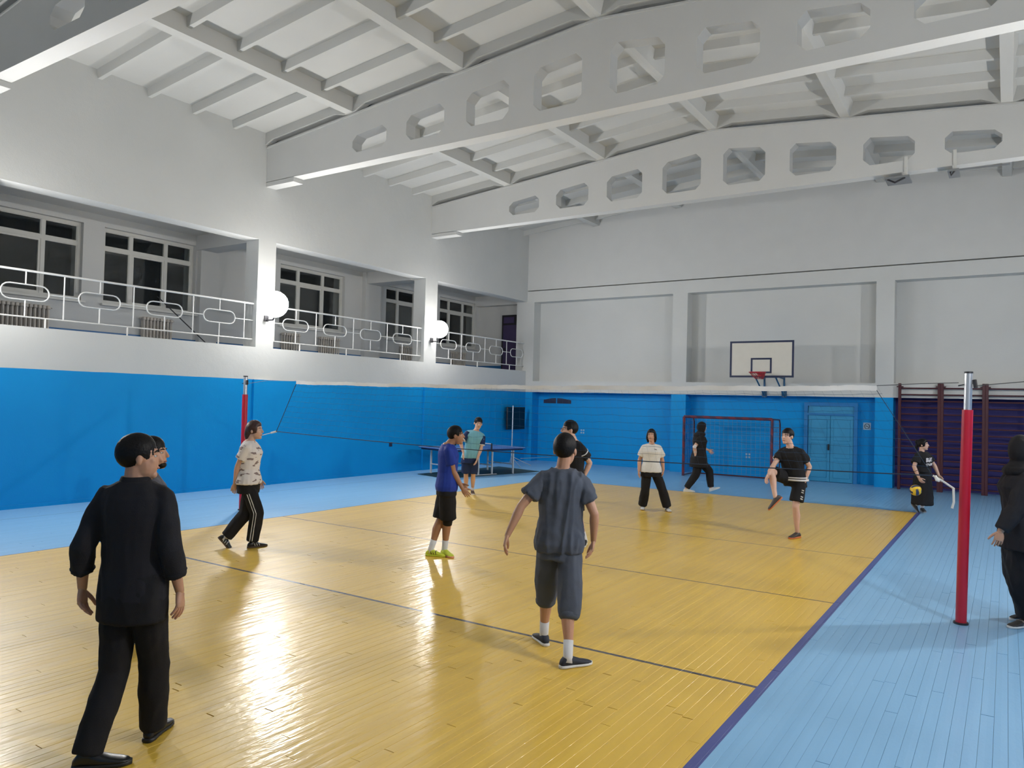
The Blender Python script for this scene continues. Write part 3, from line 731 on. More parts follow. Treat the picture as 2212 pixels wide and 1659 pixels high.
MB().tube([TR, (.8, 0, 2.39), (1.13, -.02, 2.40)], .004, 5).build('top_cable', M_STEELC, t)
MB().tube([(1.26, -.02, 2.37), (2.2, -.3, 2.46), (XR, -.8, 2.65)], .004, 5).build('stay_cable', M_STEELC, t)
MB().tube([BL, BL+np.array([-.14, 0, -.03])], .018, 6).build('knot', M_ROPE, t)
MB().tube([BL, (-9.69, 0, 1.37), (-10.07, 0, 1.28)], .007, 5).build('tie_rope', M_ROPE, t)
MB().tube([BR, (1.0, 0, 1.40), (1.10, 0, 1.33)], .011, 6).build('tie_rope', M_ROPE, t)
MB().tube([(.93, 0, 1.45), (.95, -.01, 1.41), (.97, -.02, 1.40)], [.014, .018, .012], 6).build('knot', M_ROPE, t)
MB().tube([(1.095, -.04, 1.34), (1.10, -.05, 1.2), (1.085, -.05, 1.14)], [.013, .012, .014], 6).build('hanging_rope_end', M_ROPE, t)
# ================================================================ PEOPLE
from mathutils import noise as mnoise
def PX(x, y, D):                                  # point at perpendicular distance D seen at picture position x, y
    return CAM + D*(_f + _R2*(x-1106)/FPX - _U2*(y-829.5)/FPX)
def GZ(x, y, z=0.0):
    d = _f + _R2*(x-1106)/FPX - _U2*(y-829.5)/FPX
    return CAM + d*((z-CAM[2])/d[2])
FH = np.array([_f[0], _f[1], 0]); FH /= np.linalg.norm(FH); RH = np.array([FH[1], -FH[0], 0]); UP = np.array([0, 0, 1.])
def unit(v): return v/(np.linalg.norm(v)+1e-9)
def facing(a): a = R(a); return FH*math.cos(a)+RH*math.sin(a), RH*math.cos(a)-FH*math.sin(a)   # forward, own right
def ik(a, c, l1, l2, hint):
    d = c-a; L = np.linalg.norm(d); u = d/L
    k = max(1.0, L*1.002/(l1+l2)); l1 *= k; l2 *= k
    x = (l1*l1-l2*l2+L*L)/(2*L); h = math.sqrt(max(0, l1*l1-x*x))
    p = hint-u*(hint@u); return a+u*x+unit(p)*h
def remesh(mb, voxel, smooth=3, fold=0.0, fs=(9, 9, 2.5), seed=0.0, clip=None):
    me = mb.mesh('tmp'); bm = bmesh.new(); bm.from_mesh(me); bmesh.ops.recalc_face_normals(bm, faces=bm.faces); bm.to_mesh(me); bm.free()
    o = bpy.data.objects.new('tmp', me); S.collection.objects.link(o)
    m = o.modifiers.new('r', 'REMESH'); m.mode = 'VOXEL'; m.voxel_size = voxel; m.use_smooth_shade = True
    if smooth: m = o.modifiers.new('s', 'SMOOTH'); m.factor = .5; m.iterations = smooth
    dg = bpy.context.evaluated_depsgraph_get(); ne = bpy.data.meshes.new_from_object(o.evaluated_get(dg))
    bpy.data.objects.remove(o); bpy.data.meshes.remove(me)
    if fold:
        n = len(ne.vertices); co = np.empty(n*3, np.float32); no = np.empty(n*3, np.float32)
        ne.vertices.foreach_get('co', co); ne.vertex_normals.foreach_get('vector', no); co = co.reshape(-1, 3); no = no.reshape(-1, 3)
        for i in range(n):
            x, y, z = co[i]
            w_ = mnoise.noise(Vector((x*fs[0]+seed, y*fs[1], z*fs[2]+1.7*math.sin(x*4+y*3)))); w2 = mnoise.noise(Vector((x*22, y*22+seed, z*16)))
            co[i] += no[i]*(fold*(1-2.2*abs(w_))+fold*.35*w2)
        ne.vertices.foreach_set('co', co.ravel()); ne.update()
    return ne
def ring_loft(mb, rings, n=20, ex=2.0):
    """rings: (centre, axis x, half x, axis y, half y)"""
    o = len(mb.v)
    for (c, ax, a, ay, b) in rings:
        for k in range(n):
            t = 2*math.pi*k/n; ct, st = math.cos(t), math.sin(t)
            q = c+ax*a*math.copysign(abs(ct)**(2/ex), ct)+ay*b*math.copysign(abs(st)**(2/ex), st); mb.v.append(tuple(q))
    for i in range(len(rings)-1):
        for k in range(n): mb.face((o+i*n+k, o+i*n+(k+1) % n, o+(i+1)*n+(k+1) % n, o+(i+1)*n+k))
    mb.face([o+k for k in range(n)][::-1]); mb.face([o+(len(rings)-1)*n+k for k in range(n)])
def capsule(mb, pts, rs, n=12):
    """chain of cones with round ends"""
    pts = [np.array(p, float) for p in pts]
    d0 = unit(pts[1]-pts[0]); d1 = unit(pts[-1]-pts[-2]); P, Q = [], []
    for k in (0.0, .35, .7): a = math.pi/2*(k if k else .02); P.append(pts[0]-d0*rs[0]*math.cos(a)); Q.append(rs[0]*math.sin(a))
    P += pts; Q += list(rs)
    for k in (.7, .35, .02): a = math.pi/2*k; P.append(pts[-1]+d1*rs[-1]*math.cos(a)); Q.append(rs[-1]*math.sin(a))
    mb.tube(P, Q, n)
def ell(mb, c, ax, ay, az, r, n=14):
    o = len(mb.v); t = MB(); t.sphere((0, 0, 0), 1, n, max(6, n//2+2))
    M = np.array([ax*r[0], ay*r[1], az*r[2]]); V = np.array(t.v)@M+c
    mb.v += [tuple(q) for q in V]
    for f in t.f: mb.face([i+o for i in f])
def lerp(a, b, t): return a+(b-a)*t
def along(a, b, prof):                            # points and radii along a bone
    return [lerp(a, b, t) for t, r in prof], [r for t, r in prof]
TORSO = [(-.20,.085,.07,0), (-.13,.150,.105,-.005), (0,.170,.118,-.008), (.12,.164,.112,-.002), (.33,.143,.100,0), (.55,.158,.108,.004), (.74,.172,.113,.006), (.85,.172,.102,.0), (.92,.140,.086,-.003), (.97,.098,.070,-.004), (1.02,.062,.058,0)]
FTORSO = [(-.20,.090,.07,0), (-.13,.160,.110,-.005), (0,.180,.120,-.008), (.12,.165,.110,-.002), (.33,.128,.095,0), (.55,.142,.105,.008), (.72,.152,.122,.014), (.85,.150,.098,.004), (.92,.122,.080,-.002), (.97,.084,.066,-.004), (1.02,.056,.054,0)]
SKIN = {k: simple('skin_'+k, c, .5, var=.04, vscale=12) for k, c in dict(tan=(.50,.27,.17), light=(.58,.36,.27), brown=(.36,.18,.10)).items()}
for m_ in SKIN.values(): m_.node_tree.nodes['Principled BSDF'].inputs['Subsurface Weight'].default_value = .06
def cloth(name, col, rough=.85, bump=.3): return simple(name, col, rough, var=.06, vscale=7, bump=bump, bscale=220, spec=.25)
HAIR = simple('black_hair', (.0045, .004, .0045), .55, var=.2, vscale=60, bump=.35, bscale=70, spec=.22)
HAIRB = simple('dark_brown_hair', (.045, .018, .016), .5, var=.2, vscale=60, bump=.2, bscale=60)
EYEW = simple('eye_white', (.6, .6, .6), .3); EYED = simple('dark_iris', (.012, .008, .006), .2); LIP = simple('lip', (.33, .10, .09), .5)
SOLEW = simple('white_sole', (.68, .68, .66), .5); SOLEB = simple('black_sole', (.015, .015, .016), .5)
SOCK = simple('white_sock', (.66, .66, .67), .85)

class Person:
    def __init__(s, label, D, H, neck, pel, head, ya, yp, yh, legs, arms, sex='m', vox=.008, skin='tan', tilt=(0, 0), build=1.0, hs=1.07, neckoff=0, peloff=0, group=None):
        s.s = k = H/1.75; s.hs = hs; s.vox = vox; s.sex = sex; s.b = build
        s.N = PX(*neck, D+neckoff); s.P = PX(*pel, D+peloff); s.fT, s.rT = facing(ya); s.fP, s.rP = facing(yp)
        s.uT = unit(s.N-s.P); s.fT = unit(s.fT-s.uT*(s.fT@s.uT)); s.rT = np.cross(s.fT, s.uT)
        s.fH, s.rH = facing(yh); s.uH = UP.copy()
        a, b = R(tilt[0]), R(tilt[1])             # nod forward, tilt to own right
        s.fH, s.uH = s.fH*math.cos(a)-s.uH*math.sin(a), s.uH*math.cos(a)+s.fH*math.sin(a)
        s.uH, s.rH = s.uH*math.cos(b)+s.rH*math.sin(b), s.rH*math.cos(b)-s.uH*math.sin(b)
        s.hc = PX(*head, D+neckoff); s.hc = s.N+unit(s.hc-s.N+s.fT*.03)*(.165*k) if np.linalg.norm(s.hc-s.N) > .24*k else s.hc
        s.skin = SKIN[skin]
        sw = (.160 if sex == 'm' else .140)*k*build
        sc = lerp(s.P, s.N, .845)
        s.sh = {'R': sc+s.rT*sw, 'L': sc-s.rT*sw}; s.hip = {'R': s.P+s.rP*.088*k, 'L': s.P-s.rP*.088*k}
        s.foot = {}; s.kn = {}; s.an = {}; s.el = {}; s.wr = {}; s.hd = {}
        for q, (heel, toe, hz, tz, hint) in legs.items():
            he = GZ(heel[0], heel[1], hz) if len(heel) == 2 else PX(heel[0], heel[1], heel[2])
            if len(toe) == 2: te = GZ(toe[0], toe[1], tz)
            elif len(toe) == 3: te = PX(*toe)
            L = .27*k; te = he+unit(te-he)*L
            fw = unit(te-he); sd = unit(np.cross(fw, UP)); up = np.cross(sd, fw)
            s.foot[q] = (he, fw, sd, up, L); s.an[q] = he+fw*.06*k+up*.085*k
            hv = facing(hint)[0] if not isinstance(hint, tuple) else facing(hint[0])[0]+UP*hint[1]
            s.kn[q] = ik(s.hip[q], s.an[q], .43*k, .415*k, hv)
            if DBG: print(label[:24], q, 'leg', round(float(np.linalg.norm(s.an[q]-s.hip[q])/k), 2), 'pel z', s.P[2].round(2), 'neck z', s.N[2].round(2), 'spine', round(float(np.linalg.norm(s.N-s.P)/k), 2))
        for q, (wp, off, hint, hdir) in arms.items():
            w_ = PX(wp[0], wp[1], D+off); d = w_-s.sh[q]; Lm = .535*k
            if np.linalg.norm(d) > Lm: w_ = s.sh[q]+unit(d)*Lm
            s.wr[q] = w_; hv = facing(hint[0])[0]+UP*hint[1]
            s.el[q] = ik(s.sh[q], w_, .285*k, .255*k, hv)
            if DBG: print('   arm', q, round(float(np.linalg.norm(d)/k), 2))
            s.hd[q] = unit(PX(hdir[0], hdir[1], D+off+(hdir[2] if len(hdir) > 2 else 0))-w_)
        foot0 = (s.foot['L'][0]+s.foot['R'][0])/2
        s.t = thing('person', label, 'person', (float(s.P[0]), float(s.P[1]), 0.0), group)
        s.body()
    def out(s, name, me, mat, parent=None, **kw):
        me.name = name
        me.materials.clear()
        for m in (mat if isinstance(mat, (list, tuple)) else [mat]): me.materials.append(m)
        me.polygons.foreach_set('use_smooth', [True]*len(me.polygons))
        o = bpy.data.objects.new(name, me); S.collection.objects.link(o); pr = parent or s.t
        o.parent = pr; o.matrix_parent_inverse = Matrix.Translation(s.t.location).inverted() if pr is s.t else Matrix.Identity(4)
        for k, v in kw.items(): o[k] = v
        return o
    def torso(s, mb, e=0.0, t0=-1, t1=2, flare=0.0, ex=2.25, sc=(1, 1)):
        rg = []; k = s.s; T_ = TORSO if s.sex == 'm' else FTORSO
        ts = [q for q in T_ if t0 <= q[0] <= t1]
        def at(t):
            for a, b in zip(T_[:-1], T_[1:]):
                if a[0] <= t <= b[0]: u = (t-a[0])/(b[0]-a[0]); return tuple(a[i]+(b[i]-a[i])*u for i in range(4))
            return T_[0] if t < T_[0][0] else T_[-1]
        if t0 > -.2: ts = [at(t0)]+[q for q in ts if q[0] > t0+.02]
        elif t0 < -.2 and t0 > -1: b = at(-.02); ts = [(t0, b[1], b[2], b[3])]+[(-.1, b[1], b[2], b[3])]+[q for q in T_ if q[0] > -.01]
        if t1 < 1: ts = [q for q in ts if q[0] < t1-.02]+[at(t1)]
        for (t, w_, d, sh) in ts:
            u = min(1, max(0, t)); r = unit(lerp(s.rP, s.rT, u)); f = unit(lerp(s.fP, s.fT, u)); fl = flare*max(0, .5-t)
            ee = e*(1 if t < .80 else max(.30, 1-(t-.80)*4.0))
            rg.append((lerp(s.P, s.N, t)+f*sh*k, r, (w_*s.b*sc[0]+ee+fl)*k, f, (d*s.b*sc[1]+ee+fl)*k))
        ring_loft(mb, rg, 22, ex)
    def body(s):
        k = s.s; mb = MB(); s.torso(mb)
        hu = s.uH; hf = s.fH; hr = s.rH; hc = s.hc; b = s.b; kk = k; k = k*s.hs
        def H_(x, y, z): return hc+(hr*x+hf*y+hu*z)*(s.s*s.hs)
        s.H_ = H_
        capsule(mb, [s.N-s.uT*.03*kk, lerp(s.N, H_(0, -.02, -.06), .55), H_(0, -.015, -.05)], [.060*kk, .055*kk, .053*kk])
        ell(mb, H_(0, -.012, .030), hr, hf, hu, (.076*k, .096*k, .090*k), 18)
        ell(mb, H_(0, .026, -.030), hr, hf, hu, (.060*k, .066*k, .082*k), 16)
        ell(mb, H_(0, .066, -.088), hr, hf, hu, (.030*k, .024*k, .022*k), 10)
        ell(mb, H_(0, .068, .030), hr, hf, hu, (.046*k, .014*k, .011*k), 10)
        for q in (-1, 1):
            ell(mb, H_(q*.036, .056, -.014), hr, hf, hu, (.022*k, .018*k, .022*k), 10)
            ell(mb, H_(q*.078, -.008, -.008), hr, hf, hu, (.010*k, .016*k, .028*k), 10)
        capsule(mb, [H_(0, .086, .022), H_(0, .104, -.016)], [.008*k, .0125*k], 8); k = kk
        ell(mb, H_(0, .084, -.052), hr, hf, hu, (.023*k, .012*k, .011*k), 10)
        for q in ('L', 'R'):
            sh, el, wr = s.sh[q], s.el[q], s.wr[q]
            capsule(mb, [lerp(s.P, s.N, .915), lerp(lerp(s.P, s.N, .92), sh, .5)+s.uT*.004*k, sh], [.056*k, .052*k, .049*k*b])
            capsule(mb, *along(sh, el, [(0, .050*k*b), (.25, .050*k*b), (.6, .044*k*b), (1, .037*k*b)]))
            capsule(mb, *along(el, wr, [(0, .038*k*b), (.25, .041*k*b), (.7, .031*k*b), (1, .025*k*b)]))
            hip, kn, an = s.hip[q], s.kn[q], s.an[q]
            capsule(mb, *along(hip, kn, [(0, .082*k*b), (.35, .078*k*b), (.8, .058*k*b), (1, .054*k*b)]))
            fb = unit(np.cross(np.cross(kn-hip, an-kn)+1e-6, an-kn)); calf = -s.foot[q][1]
            p, r_ = along(kn, an, [(0, .052*k*b), (.15, .054*k*b), (.35, .056*k*b), (.7, .040*k*b), (1, .034*k*b)])
            p[2] = p[2]+calf*.012*k; p[1] = p[1]+calf*.006*k; capsule(mb, p, r_)
            he, fw, sd, up, L = s.foot[q]
            capsule(mb, [he+fw*.05*k+up*.045*k, he+fw*.12*k+up*.04*k, he+fw*.20*k+up*.03*k], [.025*k, .026*k, .018*k], 10)
        me = remesh(mb, s.vox, 3)
        # hands: palm and five bent fingers rooted in the palm
        hb = MB()
        for q in ('L', 'R'): s.hand(hb, q)
        hm = hb.mesh('h'); bm = bmesh.new(); bm.from_mesh(me); bm.from_mesh(hm); bmesh.ops.recalc_face_normals(bm, faces=bm.faces[:]); bm.to_mesh(me); bm.free(); bpy.data.meshes.remove(hm)
        s.bodyo = s.out('body', me, s.skin)
        for q in (-1, 1):
            e = MB(); ell(e, H_(q*.031, .0695, .010), hr, hf, hu, (.0125*k, .010*k, .0065*k), 10); s.out('eye', e.mesh('e'), EYEW, s.bodyo)
            e = MB(); ell(e, H_(q*.031, .0775, .010), hr, hf, hu, (.0058*k, .003*k, .0055*k), 8); s.out('iris', e.mesh('e'), EYED, s.bodyo)
        l = MB(); capsule(l, [H_(-.019, .087, -.055), H_(0, .0935, -.053), H_(.019, .087, -.055)], [.004*k, .0065*k, .004*k], 6)
        s.out('lips', l.mesh('l'), LIP, s.bodyo)
    def hand(s, mb, q):
        k = s.s; w_ = s.wr[q]; d = s.hd[q]; sg = 1 if q == 'R' else -1
        inw = -sg*s.rT                            # palm faces the body
        n = unit(inw-d*(inw@d)); t = unit(np.cross(d, n)*sg)      # t points to the thumb side
        if t@s.fT < 0: t = -t
        rg = []
        for u, a, b_ in ((-.02, .022, .020), (.01, .026, .018), (.035, .036, .016), (.06, .041, .015), (.085, .040, .012), (.092, .034, .008)):
            rg.append((w_+d*u*k, t, a*k, n, b_*k))
        ring_loft(mb, rg, 12, 2.4)
        for i, L in enumerate((.072, .080, .075, .060)):
            o = .029-.0195*i; p = w_+d*(.080-.004*abs(i-1.2))*k+t*o*k; dd = unit(d+t*(.12-.085*i)); P_ = [p-dd*.015*k, p]; a = .22+.07*i
            for j, f in enumerate((.42, .32, .26)):
                dd = unit(dd*math.cos(a)+n*math.sin(a)); p = p+dd*L*f*k; P_.append(p); a = .34
            capsule(mb, P_, [.0095*k, .0098*k, .0090*k, .0082*k, .0070*k], 8)
        p = w_+d*.022*k+t*.022*k; P_ = [p]; dd = unit(d*.62+t*.62+n*.35)
        for L in (.040, .030, .024): p = p+dd*L*k; P_.append(p); dd = unit(dd+d*.35)
        capsule(mb, P_, [.015*k, .0125*k, .0105*k, .0085*k], 8)
    # ---- hair
    def hair(s, mat=HAIR, style='short', name='hair'):
        k = s.s*s.hs; nu, nv = 40, 26; mb = MB(); mb.sphere((0, 0, 0), 1, nu, nv); V = []
        for (x, y, z) in mb.v:
            if style == 'short': u_ = min(1, max(0, (y-.35)/.35)); bk = min(1, max(0, (.10-y)/.45)); line = .40*u_*u_*(3-2*u_)-.22*(1-u_)-.60*bk
            elif style == 'long': line = .50 if y > .66 else -1.2
            else: line = .45 if y > .62 else -.75
            if y > .62: line = line-.35*min(1, max(0, abs(x)-.35))
            d = z-line; cov = 1/(1+math.exp(-d*(11 if style == 'short' else 22)))
            th = mnoise.noise(Vector((x*7, y*7, z*7+s.N[0])))*.035+mnoise.noise(Vector((x*19, y*19, z*9)))*.02
            f = .915+.02/(1+math.exp(-d*40))+.075*min(1, max(0, d/.55))**.6+th*.5*min(1, max(0, d*3))
            if style in ('long', 'bob', 'bun', 'nape'): f = .90+cov*(.15+th)
            V.append((x*f*.082, y*f*.103-.012, z*f*(.100 if z > 0 else .096+.010*min(1, max(0, -y)))+.030))
        mb2 = MB(); mb2.f = mb.f; mb2.mi = mb.mi; mb2.v = [tuple(s.H_(*q)) for q in V]
        if style in ('long', 'bob', 'nape'):
            for q in ((-1, 1) if style != 'nape' else ()): capsule(mb2, [s.H_(q*.070, -.015, .03), s.H_(q*.076, -.02, -.06), s.H_(q*.066, -.03, -.115)], [.026*k, .028*k, .018*k], 10)
            capsule(mb2, [s.H_(0, -.07, .02), s.H_(0, -.085, -.06), s.H_(0, -.08, -.13)], [.06*k, .055*k, .035*k], 14)
        if style == 'bun':
            ell(mb2, s.H_(0, -.115, .055), s.rH, s.fH, s.uH, (.038*k, .04*k, .045*k), 12); capsule(mb2, [s.H_(0, -.11, .02), s.H_(0, -.125, -.06), s.H_(0, -.11, -.12)], [.025*k, .03*k, .012*k], 10)
        me = mb2.mesh('hair'); bm = bmesh.new(); bm.from_mesh(me); bmesh.ops.recalc_face_normals(bm, faces=bm.faces[:]); bm.to_mesh(me); bm.free()
        s.out(name, me, mat)
        if style != 'hood':
            for q in (-1, 1):
                b = MB(); capsule(b, [s.H_(q*.014, .082, .032), s.H_(q*.033, .0795, .038), s.H_(q*.050, .068, .032)], [.0035*k, .0048*k, .003*k], 6); s.out('eyebrow', b.mesh('b'), mat, s.bodyo)
    def hijab(s, mat):
        k = s.s*1.04; mb = MB(); mb.sphere((0, 0, 0), 1, 40, 28); V = []
        for (x, y, z) in mb.v:
            op = (x/.60)**2+((z+.20)/.66)**2
            cov = 1 if y < .15 else 1/(1+math.exp(-(op-1)*14))
            th = mnoise.noise(Vector((x*6, y*6, z*5)))*.03; f = .84+cov*(.22+th)
            V.append(s.H_(x*f*.088, y*f*.108, z*f*.128))
        a = MB(); a.v = [tuple(q) for q in V]; a.f = mb.f; a.mi = mb.mi
        rg = []
        for u, w_, d in ((.0, .078, .088), (.35, .080, .085), (.7, .115, .10), (.95, .165, .125), (1.25, .172, .135), (1.6, .150, .128)):
            c = lerp(s.H_(0, -.005, -.06), s.N, u)+s.fT*.01*k*u; rg.append((c, unit(lerp(s.rH, s.rT, min(1, u))), w_*k, unit(lerp(s.fH, s.fT, min(1, u))), d*k))
        ring_loft(a, rg, 24, 2.1)
        s.out('headscarf', remesh(a, .009, 2, .004, (12, 12, 5)), mat)
    def glasses(s):
        g = MB(); k = s.s
        for q in (-1, 1):
            g.tube([s.H_(q*.032+.022*math.cos(a*.523), .100, .010+.017*math.sin(a*.523)) for a in range(12)], .0022*k, 5, closed=True)
            g.tube([s.H_(q*.054, .098, .014), s.H_(q*.080, .0, .012)], .002*k, 5)
        g.tube([s.H_(-.010, .101, .013), s.H_(.010, .101, .013)], .002*k, 5)
        s.out('glasses', g.mesh('g'), M_DARKM)
    # ---- clothes
    def top(s, name, mat, sleeve=.6, e=.022, t0=.0, flare=.02, fold=.006, se=.020, vox=None, forearm=0.0, send=.030, collar=None, seed=0., t1=.985, fs=(9, 9, 2.5), ch=.3):
        k = s.s; mb = MB(); b = s.b
        s.torso(mb, e, t0, t1, flare)
        for q in ('L', 'R'):
            sh, el, wr = s.sh[q], s.el[q], s.wr[q]
            capsule(mb, [lerp(s.P, s.N, .915), lerp(lerp(s.P, s.N, .92), sh, .5)+s.uT*.004*k, sh], [(.056+e*.5)*k, (.052+e*.5)*k, (.049*b+se*.6)*k])
            if sleeve <= 1 and forearm == 0:
                pts = [sh, lerp(sh, el, sleeve*.5), lerp(sh, el, sleeve)]; rs = [(.050*b+se*.55)*k, (.050*b+se)*k, (.047*b+send)*k]
                capsule(mb, [sh, lerp(sh, el, .2)], [rs[0], rs[0]*1.03], 14); mb.tube([sh]+pts[1:], rs, 16)
            else:
                capsule(mb, [sh, lerp(sh, el, .5), el], [(.050*b+se*.7)*k, (.048*b+se)*k, (.040*b+se)*k])
                p1 = lerp(el, wr, forearm); mb.tube([lerp(sh, el, .9), el, lerp(el, wr, forearm*.5), p1], [(.040*b+se)*k, (.042*b+se)*k, (.040*b+se)*k, (.032*b+send*.7)*k], 14)
        o = s.out(name, remesh(mb, vox or max(.009, s.vox*1.25), 1, fold, fs, seed), mat)
        if collar is not None:
            c = MB(); ring_loft(c, [(s.N-s.uT*(.062+.012*ch)*k, s.rT, (.100+.020*ch)*k, s.fT, (.080+.012*ch)*k), (s.N-s.uT*.034*k, s.rT, (.082+.014*ch)*k, s.fT, (.074+.008*ch)*k), (s.N-s.uT*(.012-.026*ch)*k, s.rT, (.069+.004*ch)*k, s.fT, .068*k)], 24, 2.0)
            s.out('collar', c.mesh('c'), collar)
        return o
    def cuffs(s, mat, sleeve=.6, r=.074, name='sleeve_band'):
        k = s.s
        for q in ('L', 'R'):
            a, b = lerp(s.sh[q], s.el[q], sleeve-.035), lerp(s.sh[q], s.el[q], sleeve+.01); c = MB(); c.tube([a, b], [r*k*s.b, r*k*s.b], 18); s.out(name, c.mesh('c'), mat)
    def band(s, mat, t0, t1, e, name='hem_band', flare=.02):
        mb = MB(); s.torso(mb, e, t0, t1, flare); me = mb.mesh('b'); s.out(name, me, mat)
    def legs(s, name, mat, knee=None, end=1.0, r=(.030, .030, .030), waist=.16, fold=.005, vox=None, seed=3., e=.014, fs=(9, 9, 4)):
        """end: fraction of the whole leg (1 = knee, 2 = ankle)"""
        k = s.s; b = s.b; mb = MB(); s.torso(mb, e, -.21, waist)
        for q in ('L', 'R'):
            hip, kn, an = s.hip[q], s.kn[q], s.an[q]
            if end <= 1: mb.tube([hip-(kn-hip)*.05, lerp(hip, kn, end*.5), lerp(hip, kn, end)], [(.086*b+r[0]*.5)*k, (.076*b+r[0])*k, (.062*b+r[1])*k], 18)
            else:
                capsule(mb, [hip, lerp(hip, kn, .4), lerp(hip, kn, .8), kn], [(.084*b+r[0]*.5)*k, (.076*b+r[0]*.8)*k, (.060*b+r[1])*k, (.056*b+r[1])*k])
                u = end-1; mb.tube([lerp(kn, hip, .06), kn, lerp(kn, an, u*.5), lerp(kn, an, u)], [(.056*b+r[1])*k, (.055*b+r[1])*k, (.050*b+(r[1]+r[2])/2)*k, (.037*b+r[2])*k], 18)
        s.out(name, remesh(mb, vox or max(.010, s.vox*1.25), 2, fold, fs, seed), mat)
    def stripe(s, mat, q='R', end=1.95, side=1):
        k = s.s; c = MB(); hip, kn, an = s.hip[q], s.kn[q], s.an[q]; sd = s.rP*(1 if q == 'R' else -1)
        for dx in (-.016, .016):
            P_ = []
            for i in range(24):
                t = .1+(end-.1)*i/23; p = lerp(hip, kn, t) if t < 1 else lerp(kn, an, t-1); rr = lerp(.104, .090, min(1, t)) if t < 1 else lerp(.090, .084, t-1)
                P_.append(p+sd*rr*k+s.fP*dx*k)
            c.tube(P_, .006*k, 5)
        s.out('side_stripe', c.mesh('c'), mat)
    def shoe(s, q, upper, sole, socks=None, high=.0, sk=.1, stripe=None):
        he, fw, sd, up, L = s.foot[q]; k = s.s; mb = MB(); rg = []
        for u, w_, h0, h1 in ((-.03, .018, .02, .05), (.02, .030, .016, .068), (.12, .037, .014, .092+high), (.26, .039, .014, .095+high), (.42, .042, .014, .078), (.65, .046, .014, .054), (.83, .045, .014, .042), (.95, .033, .014, .034), (1.01, .016, .016, .026)):
            rg.append((he+fw*u*L+up*(h0+h1)/2*k, sd, w_*k, up, (h1-h0)/2*k))
        ring_loft(mb, rg, 16, 2.5)
        so = s.out('shoe', mb.mesh('shoe'), upper)
        mb = MB(); rg = []
        for u, w_ in ((-.045, .016), (-.02, .030), (.1, .038), (.3, .037), (.5, .040), (.7, .049), (.86, .047), (.97, .033), (1.035, .014)):
            rg.append((he+fw*u*L+up*.0125*k, sd, w_*k, up, .0135*k))
        ring_loft(mb, rg, 14, 3.5); s.out('sole', mb.mesh('sole'), sole, so)
        if stripe:
            for dz in (.30, .42, .54):
                c = MB(); c.tube([he+fw*dz*L+sd*.043*k+up*.03*k, he+fw*(dz-.04)*L+sd*.034*k+up*.066*k, he+fw*(dz-.05)*L-sd*.03*k+up*.068*k, he+fw*dz*L-sd*.043*k+up*.03*k], .006*k, 5); s.out('lace', c.mesh('c'), stripe, so)
        if socks:
            a = s.an[q]; kn = s.kn[q]; d = unit(kn-a); mb = MB(); mb.tube([a-d*.05*k, a, a+d*sk*k], [.036*k, .038*k, .042*k*s.b], 14); s.out('sock', mb.mesh('s'), socks)
DBG = False
BLK = cloth('black_cotton', (.013, .013, .015)); BLK2 = cloth('black_knit', (.017, .017, .021)); BLKS = simple('black_leather', (.012, .012, .013), .35)

# 1 foreground man in black
p = Person('man in black jacket and black trousers walking away, large at the left front', 4.33, 1.82, (293, 1036), (289, 1284), (301, 989), 4, 12, 58,
    {'L': ((160, 1662), (250, 1652), 0, 0, 10), 'R': ((318, 1604), (372, 1556), 0, 0, 20)},
    {'L': ((178, 1270), -.02, (198, -.2), (178, 1335, -.04)), 'R': ((388, 1276), .03, (162, -.2), (392, 1345, -.03))}, vox=.006, build=1.0)
p.hair(); p.top('jacket', BLK2, sleeve=1, forearm=.62, e=.022, t0=-.02, flare=.0, fold=.008, se=.018, send=.030, collar=BLK2, vox=.009, ch=1.2)
for q_ in ('L', 'R'):
    c_ = MB(); k_ = p.s
    for u_ in (.28, .52): c_.tube([lerp(p.el[q_], p.wr[q_], u_+j_*.03) for j_ in (-1, 0, 1)], [.052*k_, .064*k_, .056*k_], 16)
    p.out('rolled_cuff', c_.mesh('c'), BLK2)
p.legs('trousers', BLK, end=2.03, r=(.016, .022, .034), fold=.008, waist=.2, e=.020, vox=.010)
for q_ in ('L', 'R'): p.shoe(q_, BLKS, SOLEB, high=.02)
# 2 man hidden behind him
p = Person('man mostly hidden behind the man in black, bearded face in profile beside his head', 6.0, 1.80, (318, 1020), (316, 1190), (331, 980), 50, 40, 85,
    {'L': ((236, 1396), (300, 1388), 0, 0, 50), 'R': ((300, 1366), (318, 1352), 0, 0, 60)},
    {'L': ((300, 1170), .1, (250, 0), (300, 1200)), 'R': ((335, 1170), -.1, (180, 0), (338, 1200))}, vox=.008)
p.hair(); p.top('shirt', cloth('grey_shirt', (.10, .10, .12)), collar=SOLEW); p.legs('trousers', BLK, end=1.9)
b_ = MB(); ell(b_, p.H_(0, .05, -.080), p.rH, p.fH, p.uH, (.044*p.s, .050*p.s, .032*p.s), 12); p.out('beard', b_.mesh('b'), HAIR)
for q_ in ('L', 'R'): p.shoe(q_, simple('grey_blue_shoe', (.16, .18, .22), .6), SOLEW)
